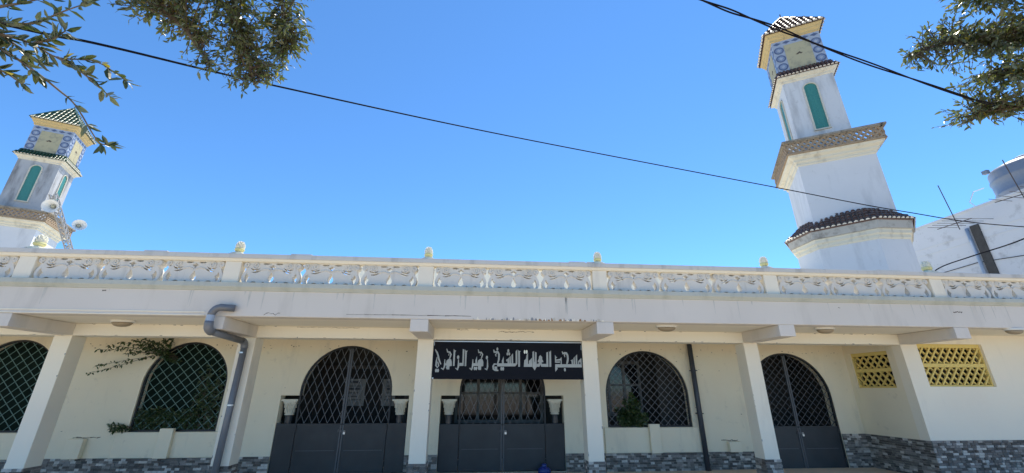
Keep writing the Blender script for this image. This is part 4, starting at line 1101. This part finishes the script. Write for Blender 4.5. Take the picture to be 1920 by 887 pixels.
# ================================================================== building behind on the right, tank, aerials
rb = empty('rear_building', (19, 14, 0), label='tall white weathered building rising behind the right end of the terrace', cat='building')
sub(MB().box(19, 32, 2, 30, 0, 8.28), 'wall', M['rear'], rb)
sub(MB().box(18.985, 18.9995, 2, 30, 7.30, 7.335).box(18.985, 18.9995, 2, 30, 7.02, 7.05).box(18.97, 18.9995, 2, 30, 8.2, 8.275), 'string_course', M['rear'], rb)
sub(MB().tube([(18.93, 13.30, 3), (18.93, 13.30, 7.55)], .055, 12), 'wall_pipe', M['pvc_light'], rb, smooth=True)
sub(MB().box(18.95, 18.9995, 12.92, 13.2, 3, 7.6), 'dark_strip', M['blackstrip'], rb)  # near-black upright strip next to the pipe
sub(MB().tube([(18.97, 16, 6.1), (18.97, 14.4, 6.15), (18.97, 13.4, 6.2), (18.97, 12, 6.05), (18.97, 10.5, 6.2)], .012, 5), 'wall_cable', M['cable'], rb)
sub(MB().tube([(19.2, 12.45, 8.9), (19.05, 12.7, 8.85), (18.99, 12.9, 8.5), (19.02, 12.8, 8.28)], .018, 6), 'overflow_pipe', M['horn'], rb)
tk = empty('water_tank', (21.0, 12.0, 8.28), label='round grey plastic water tank on the roof at the right edge', cat='tank')
TZ = 8.28
body = [(1.12, .0), (1.16, .05), (1.16, .4), (1.19, .44), (1.19, .50), (1.16, .54), (1.17, .95), (1.20, .99), (1.20, 1.05), (1.17, 1.10), (1.17, 1.35), (1.12, 1.45), (.8, 1.62), (.42, 1.72)]
sub(MB().lathe(body, (21.0, 12.0, TZ), 36), 'tank_body', M['tank'], tk, smooth=True)
sub(MB().lathe([(.42, 1.70), (.44, 1.74), (.43, 1.80), (.38, 1.83)], (21.0, 12.0, TZ), 24), 'lid', M['tank'], tk, smooth=False)
sub(MB().box(19.80, 19.95, 12.55, 12.72, TZ + 1.36, TZ + 1.50), 'lug', M['tank'], tk)

def aerial(loc, rz, tilt, els, mast, label):
    t = empty('television_aerial', loc, rz, label=label, cat='aerial', group='aerials by the rear building')
    MB().tube([(0, 0, -.25), (tilt * mast, 0, mast)], .016, 6).build('mast', M['rust'], t)
    MB().tube([(0, -.5, .0), (0, .75, .05)], .016, 5).build('boom', M['rust'], t)
    for y, l, z in els: MB().tube([(-l, y, z), (l, y, z + .01)], .009, 5).build('element', M['rust'], t)
    return t
aerial((18.15, 12.95, 7.60), R(-4), -.10, [(-.45, .95, 0), (-.2, .8, .01), (.05, .72, .02), (.3, .66, .03), (.55, .6, .04)], 1.62, 'thin aerial with tilted mast in front of the dark streak on the rear building')
aerial((18.6, 11.15, 7.95), R(5), -.14, [(-.45, .9, 0), (-.1, .75, .01), (.25, .66, .02), (.55, .6, .04)], 1.35, 'thin aerial below the grey water tank at the right edge')

# ================================================================== overhead cables
def spline(P, n=10):
    P = [Vector(p) for p in P]; out = []
    for i in range(len(P) - 1):
        a = P[max(i - 1, 0)]; b = P[i]; c = P[i + 1]; d = P[min(i + 2, len(P) - 1)]
        for k in range(n):
            t = k / n
            out.append(.5 * ((2 * b) + (c - a) * t + (2 * a - 5 * b + 4 * c - d) * t * t + (3 * b - a - 3 * c + d) * t ** 3))
    return out + [P[-1]]
c1 = [(-5.2, .9, 3.4), (-3.52, 2.55, 4.13), (-3.24, 3.0, 4.4), (-2.4, 4.29, 5.1), (.55, 6.59, 6.14), (6.56, 7.72, 5.93), (9.65, 7.82, 5.5), (12.41, 7.67, 5.15), (19.0, 7.2, 4.9)]
loose(MB().tube(spline(c1), .0105, 6), 'overhead_cable', M['cable'], 'long thin black cable crossing the whole sky from upper left to lower right', 'cable', smooth=True)
c2 = spline([(-1.6, 1.6, 5.0), (.2, 1.95, 4.72), (1.68, 2.23, 4.52), (2.33, 2.33, 4.41), (3.26, 2.59, 4.42), (4.85, 2.95, 4.38), (5.2, 3.02, 4.40)], 24)
tw = MB()
for s in range(2):
    P_ = []
    for i, p in enumerate(c2):
        t = (c2[min(i + 1, len(c2) - 1)] - c2[max(i - 1, 0)]).normalized()
        u = t.cross(Vector((0, 0, 1))).normalized(); v_ = t.cross(u)
        a = i * .16 + .5 * math.sin(i * .11) + s * PI
        gap = .006 + .004 * math.sin(i * .13 + 1) ** 2
        P_.append(p + (u * math.cos(a) + v_ * math.sin(a)) * gap)
    tw.tube(P_, .0070, 6)
loose(tw, 'twisted_cable', M['cable'], 'thick twisted pair of black cables passing in front of the right minaret top', 'cable', smooth=True)
loose(MB().tube(spline([(10.4, 8.5, 4.0), (10.07, 7.83, 4.15), (9.6, 6.8, 4.10), (9.11, 5.69, 4.03), (8.4, 4.0, 4.1)]), .011, 6), 'service_cable', M['cable'], 'short black cable rising to the right beside the tilted end finial', 'cable', smooth=True)

# ================================================================== trees
def leaf_into(mb, base, d, L, rgx, mi=0, width=.35, up=None):
    d = Vector(d).normalized()
    r_ = Vector((rgx.uniform(-1, 1), rgx.uniform(-1, 1), rgx.uniform(-.2, 1))) if up is None else Vector(up)
    s = d.cross(r_)
    if s.length < .05: s = d.cross(Vector((1, 0, 0)))
    s.normalize(); n = s.cross(d)
    b = Vector(base); W = L * width * .5
    mb.add([b, b + d * L * .35 + s * W + n * W * .35, b + d * L * .42, b + d * L * .35 - s * W + n * W * .35, b + d * L * .75 + s * W * .72 + n * W * .2 - Vector((0, 0, L * .03)), b + d * L * .78 - Vector((0, 0, L * .04)), b + d * L * .75 - s * W * .72 + n * W * .2 - Vector((0, 0, L * .03)), b + d * L - Vector((0, 0, L * .09))],
           [(0, 2, 1), (0, 3, 2), (1, 2, 5, 4), (2, 3, 6, 5), (4, 5, 7), (5, 6, 7)], mi)
def rand_dir(rgx):
    while True:
        v = Vector((rgx.uniform(-1, 1), rgx.uniform(-1, 1), rgx.uniform(-1, 1)))
        if .1 < v.length < 1: return v.normalized()
def crown(blobs, limbs, ntw, leaf_len, rgx, crown_mb, twig_mb, ylw=.04):
    pts = [p for l in limbs for p in spline(l, 6)]
    for bx, by, bz, br in blobs:
        c = Vector((bx, by, bz))
        n = max(3, int(ntw * (br / .3) ** 2.1))
        for _ in range(n):
            e_ = c + rand_dir(rgx) * br * rgx.random() ** .45
            near = sorted(pts, key=lambda p: (p - e_).length_squared)[:10]
            st = rgx.choice(near[:4])
            if (st - e_).length > .8: st = e_ + (st - e_).normalized() * rgx.uniform(.35, .6)
            mid = (st + e_) / 2 + rand_dir(rgx) * .07 + Vector((0, 0, .05))
            P_ = [st.lerp(mid, t).lerp(mid.lerp(e_, t), t) for t in (0, .25, .5, .75, 1)]
            twig_mb.tube(P_, [.006, .005, .004, .003, .0018], 4, cap=False)
            ln = (e_ - st).length
            k = max(4, int(ln * .75 / .021))
            for j in range(k):
                t = .2 + .8 * j / (k - 1)
                b = st.lerp(mid, t).lerp(mid.lerp(e_, t), t)
                ax = (e_ - mid).normalized()
                d = (ax * rgx.uniform(.25, 1.0) + rand_dir(rgx) * .85 + Vector((0, 0, -.12)))
                leaf_into(crown_mb, b, d, leaf_len * rgx.uniform(.5, 1.45), rgx, 1 if rgx.random() < ylw else 0)

LB = [(-3.12, 3.19, 5.04, 0.31), (-2.82, 3.21, 4.95, 0.36), (-2.61, 3.43, 5.22, 0.47), (-2.22, 3.5, 5.26, 0.35), (-2.69, 3.39, 4.71, 0.26), (-2.49, 3.64, 4.94, 0.37), (-2.16, 3.72, 5.23, 0.25), (-2.51, 3.62, 4.6, 0.16), (-2.42, 3.85, 4.92, 0.2), (-2.8, 2.93, 5.37, 0.55), (-2.28, 3.15, 5.82, 0.63), (-3.07, 2.83, 4.75, 0.13), (-2.63, 2.84, 6.24, 0.8), (-2.3, 3.55, 5.05, .32), (-2.12, 3.6, 5.4, .28), (-3.7, 2.1, 5.7, .6), (-4.2, 1.6, 5.3, .7), (-4.6, 1.1, 5.0, .7)]
RB = [(5.39, 2.68, 5.23, 0.5), (5.29, 2.88, 5.22, 0.43), (5.14, 3.04, 5.3, 0.31), (5.01, 3.2, 5.34, 0.23), (4.83, 3.3, 5.11, 0.11), (5.44, 2.97, 4.89, 0.35), (5.56, 3.03, 4.63, 0.33), (5.47, 3.16, 4.67, 0.28), (5.35, 3.27, 4.53, 0.18), (5.32, 3.42, 4.41, 0.12), (5.57, 3.17, 4.47, 0.27), (5.63, 2.75, 4.77, 0.7), (5.31, 2.39, 5.53, 0.78), (5.17, 2.62, 5.58, 0.35), (5.2, 3.38, 4.5, .16), (4.92, 3.22, 5.18, .2), (4.95, 3.15, 4.98, .13), (5.15, 2.95, 5.1, .25), (6.35, 2.35, 5.3, .55), (7.1, 2.1, 5.6, .8), (6.7, 2.45, 4.55, .4), (7.6, 1.7, 5.0, .7)]
NEAR = [[(-2.17, 1.47, 3.11), (-2.11, 1.52, 3.14), (-2.04, 1.57, 3.19), (-1.89, 1.53, 3.23), (-1.81, 1.54, 3.31)], [(-2.18, 1.5, 3.08), (-2.12, 1.55, 3.1), (-2.06, 1.62, 3.12), (-1.94, 1.63, 3.06), (-1.85, 1.7, 3.11), (-1.71, 1.73, 3.03)], [(-2.26, 1.57, 3.09), (-2.13, 1.59, 3.05), (-2.01, 1.62, 2.98), (-1.96, 1.71, 2.94), (-1.86, 1.71, 2.86), (-1.82, 1.82, 2.75), (-1.79, 1.85, 2.75)], [(-2.2, 1.57, 2.95), (-2.14, 1.63, 2.97), (-2.04, 1.64, 2.91)], [(-2.1, 1.49, 3.19), (-2.05, 1.51, 3.24), (-1.98, 1.53, 3.31)], [(-2.06, 1.62, 3.12), (-1.94, 1.58, 3.12), (-1.9, 1.58, 3.17)], [(-1.94, 1.63, 3.06), (-1.86, 1.67, 3.02), (-1.8, 1.77, 2.97)], [(-2.12, 1.55, 3.1), (-2.11, 1.66, 3.1), (-2.12, 1.74, 3.11)]]

def tree(name, base, trunk, limbs, blobs, ntw, ll, seed, label):
    t = empty(name, base, label=label, cat='tree')
    rgx = random.Random(seed)
    sub(MB().tube(spline(trunk, 5), [.19 - .10 * i / (5 * (len(trunk) - 1)) for i in range(5 * (len(trunk) - 1) + 1)], 12), 'trunk', M['bark'], t, smooth=True)
    for l in limbs:
        pts = spline(l, 6); n = len(pts)
        sub(MB().tube(pts, [.042 * (1 - i / n) + .007 for i in range(n)], 7), 'branch', M['bark'], t, smooth=True)
    cm_, tm_ = MB(), MB()
    crown(blobs, limbs, ntw, ll, rgx, cm_, tm_)
    tag(sub(tm_, 'twigs', M['twig'], t), kind='stuff')
    tag(sub(cm_, 'crown', [M['leaf'], M['leaf_y']], t), kind='stuff')
    return t
lt = tree('olive_tree', (-4.7, 1.0, 0), [(-4.7, 1.0, 0), (-4.6, 1.1, 1.5), (-4.4, 1.4, 3.2), (-4.0, 1.9, 4.6)],
     [[(-4.4, 1.4, 3.2), (-3.9, 2.2, 4.6), (-3.2, 2.8, 5.5), (-2.7, 3.25, 5.35), (-2.5, 3.6, 4.8)], [(-4.0, 1.9, 4.6), (-3.5, 2.3, 5.5), (-3.1, 2.6, 6.0), (-2.5, 3.0, 6.3), (-2.2, 3.35, 5.6), (-2.2, 3.7, 5.15)], [(-3.2, 2.8, 5.5), (-3.1, 3.1, 5.1), (-2.85, 3.25, 4.85), (-2.68, 3.4, 4.6)],
      [(-2.5, 3.0, 6.3), (-2.6, 3.2, 5.6), (-2.5, 3.5, 5.0), (-2.45, 3.75, 4.7)]],
     LB, 50, .058, 8, 'olive tree whose dense leafy bough hangs into the upper left sky')
rt = tree('olive_tree', (8.2, 1.6, 0), [(8.2, 1.6, 0), (8.1, 1.7, 1.6), (7.6, 2.0, 3.4), (7.0, 2.2, 4.8)],
     [[(7.6, 2.0, 3.4), (6.6, 2.6, 4.2), (5.9, 2.95, 4.45), (5.4, 3.3, 4.45)], [(7.0, 2.2, 4.8), (6.2, 2.5, 5.0), (5.5, 2.8, 5.05), (5.05, 3.1, 5.25), (4.85, 3.25, 5.2)], [(7.0, 2.2, 4.8), (6.1, 2.3, 5.6), (5.4, 2.5, 5.6), (5.15, 2.7, 5.55)], [(6.6, 2.6, 4.2), (5.9, 2.9, 4.75), (5.5, 3.05, 4.85)]],
     RB, 38, .058, 9, 'olive tree reaching in from the upper right corner')
# near spray at the top left: its leaves one by one
nr = empty('leafy_spray', (-3.3, .9, 3.0), label='sparse olive spray close to the viewer at the upper left edge, single leaves showing', cat='branch')
sub(MB().tube(spline([(-4.45, 1.3, 2.8), (-3.6, 1.0, 3.0), (-2.9, 1.2, 3.1), (-2.26, 1.5, 3.09)], 6), [.02 - .012 * i / 18 for i in range(19)], 6), 'stem', M['bark'], nr, smooth=True)
rgx = random.Random(31)
leaf_meshes = []
for k in range(6):
    q = MB(); leaf_into(q, (0, 0, 0), (1, 0, 0), 1.0, rgx, 0, 0.30 + .05 * (k % 3), up=(0, rgx.uniform(-.3, .3), 1)); leaf_meshes.append(q.mesh('leaf', M['leaf_near'] if k < 5 else M['leaf_y']))
for ti, tw_ in enumerate(NEAR):
    pts = spline(tw_, 6); n = len(pts)
    sub(MB().tube(pts, [.0055 * (1 - i / n) + .0016 for i in range(n)], 5), 'twig', M['bark'], nr, smooth=True)
    for j in range(1, n, 1):
        if ti == 2 and 14 < j < n - 6 and rgx.random() < .75: continue
        if rgx.random() < .16: continue
        for rep in range(3):
            ax = (pts[j] - pts[j - 1]).normalized()
            d = (ax * .7 + rand_dir(rgx) * .8).normalized()
            me = rgx.choice(leaf_meshes[:5]) if rgx.random() > .05 else leaf_meshes[5]
            q = d.to_track_quat('X', 'Z')
            L = rgx.uniform(.036, .068)
            o = sub_link('leaf', me, pts[j][:], nr, (L, L, L), (q @ Matrix.Rotation(rgx.uniform(0, 6.3), 3, 'X').to_quaternion()).to_euler())

# ================================================================== plants at the grilles
def plant(name, root, stems, leaf_len, per, rgx, mat, label, w=.5):
    t = empty(name, root, label=label, cat='plant')
    sm, lm = MB(), MB()
    for s in stems:
        pts = spline(s, 6); n = len(pts)
        sm.tube(pts, [.006 * (1 - i / n) + .0018 for i in range(n)], 5)
        for i in range(1, n):
            for _ in range(per):
                b = pts[i - 1].lerp(pts[i], rgx.random())
                ax = (pts[i] - pts[i - 1]).normalized()
                leaf_into(lm, b, ax * .4 + rand_dir(rgx) * .9 + Vector((0, 0, -.35)), leaf_len * rgx.uniform(.6, 1.2), rgx, 0, w)
    tag(sub(lm, 'foliage', mat, t), kind='stuff')
    sub(sm, 'stem', M['twig'], t)
    return t
rgx = random.Random(77)
st = []
for e_ in ((-7.70, 9.25, 1.90), (-7.62, 9.28, 2.05), (-7.62, 9.22, 2.38), (-7.45, 9.24, 2.45), (-7.25, 9.2, 2.52), (-7.0, 9.2, 2.58), (-6.8, 9.22, 2.6), (-6.6, 9.2, 2.55), (-6.45, 9.25, 2.6), (-7.1, 9.25, 2.3), (-6.75, 9.24, 2.42), (-6.3, 9.22, 2.62), (-6.9, 9.26, 2.5)):
    a = Vector((-6.25, 9.62, 2.18)); b = Vector(e_)
    st.append([a, (-6.45, 9.45, 2.25 + rgx.uniform(0, .12)), a.lerp(b, .6) + Vector((0, -.12, .08)), b])
plant('creeper', (-6.25, 9.62, .85), st, .066, 4, rgx, M['leaf_g'], 'dark creeper trailing from the teal-barred arched window onto the cream wall')
st = []
for k in range(70):
    x = rgx.uniform(-6.75, -5.2)
    h = .42 if x < -5.7 else rgx.uniform(.5, 1.5)
    st.append([(x, 9.60, .86), (x + rgx.uniform(-.1, .1), 9.57, .86 + h * .5), (x + rgx.uniform(-.2, .15), 9.56 + rgx.uniform(-.04, .05), .86 + h * rgx.uniform(.7, 1))])
for k in range(3):
    st.append([(-6.7, 9.6, .88), (-6.85, 9.44, .9 + .03 * k), (-7.02 - .03 * k, 9.40, .88 + .05 * k)])
plant('window_plant', (-6.0, 9.62, .85), st, .085, 4, rgx, M['leaf_g'], 'dark leafy plant filling the bottom and right of the teal-barred window', .32)
st = []
for k in range(38):
    a = rgx.uniform(0, 2 * PI); rr = .36 * rgx.random() ** .5
    st.append([(3.42, 9.60, .88), (3.42 + rr * .5 * math.cos(a), 9.56, 1.05), (3.45 + rr * math.cos(a), 9.53 + .05 * math.sin(a * 3), 1.2 + rr * math.sin(a) - .02)])
plant('round_leaved_plant', (3.42, 9.66, .88), st, .085, 6, rgx, M['leaf_g'], 'bushy dark plant inside the arched window right of the sign', .8)

# ================================================================== blue bag by the middle gate
bag = MB(); rings = []
for z, r_ in ((.046, .08), (.06, .12), (.10, .13), (.14, .115), (.17, .075), (.185, .04), (.21, .06), (.23, .04)):
    rings.append([(1.45 + r_ * math.cos(2 * PI * k / 18) * (1 + .10 * math.sin(k * 2.3 + z * 20)), 9.30 + r_ * .8 * math.sin(2 * PI * k / 18) * (1 + .10 * math.sin(k * 1.7)), z) for k in range(18)])
loose(bag.loft(rings), 'plastic_bag', M['bluebag'], 'small tied blue plastic bag on the floor at the foot of the middle gate', 'bag', smooth=True, fix=True)
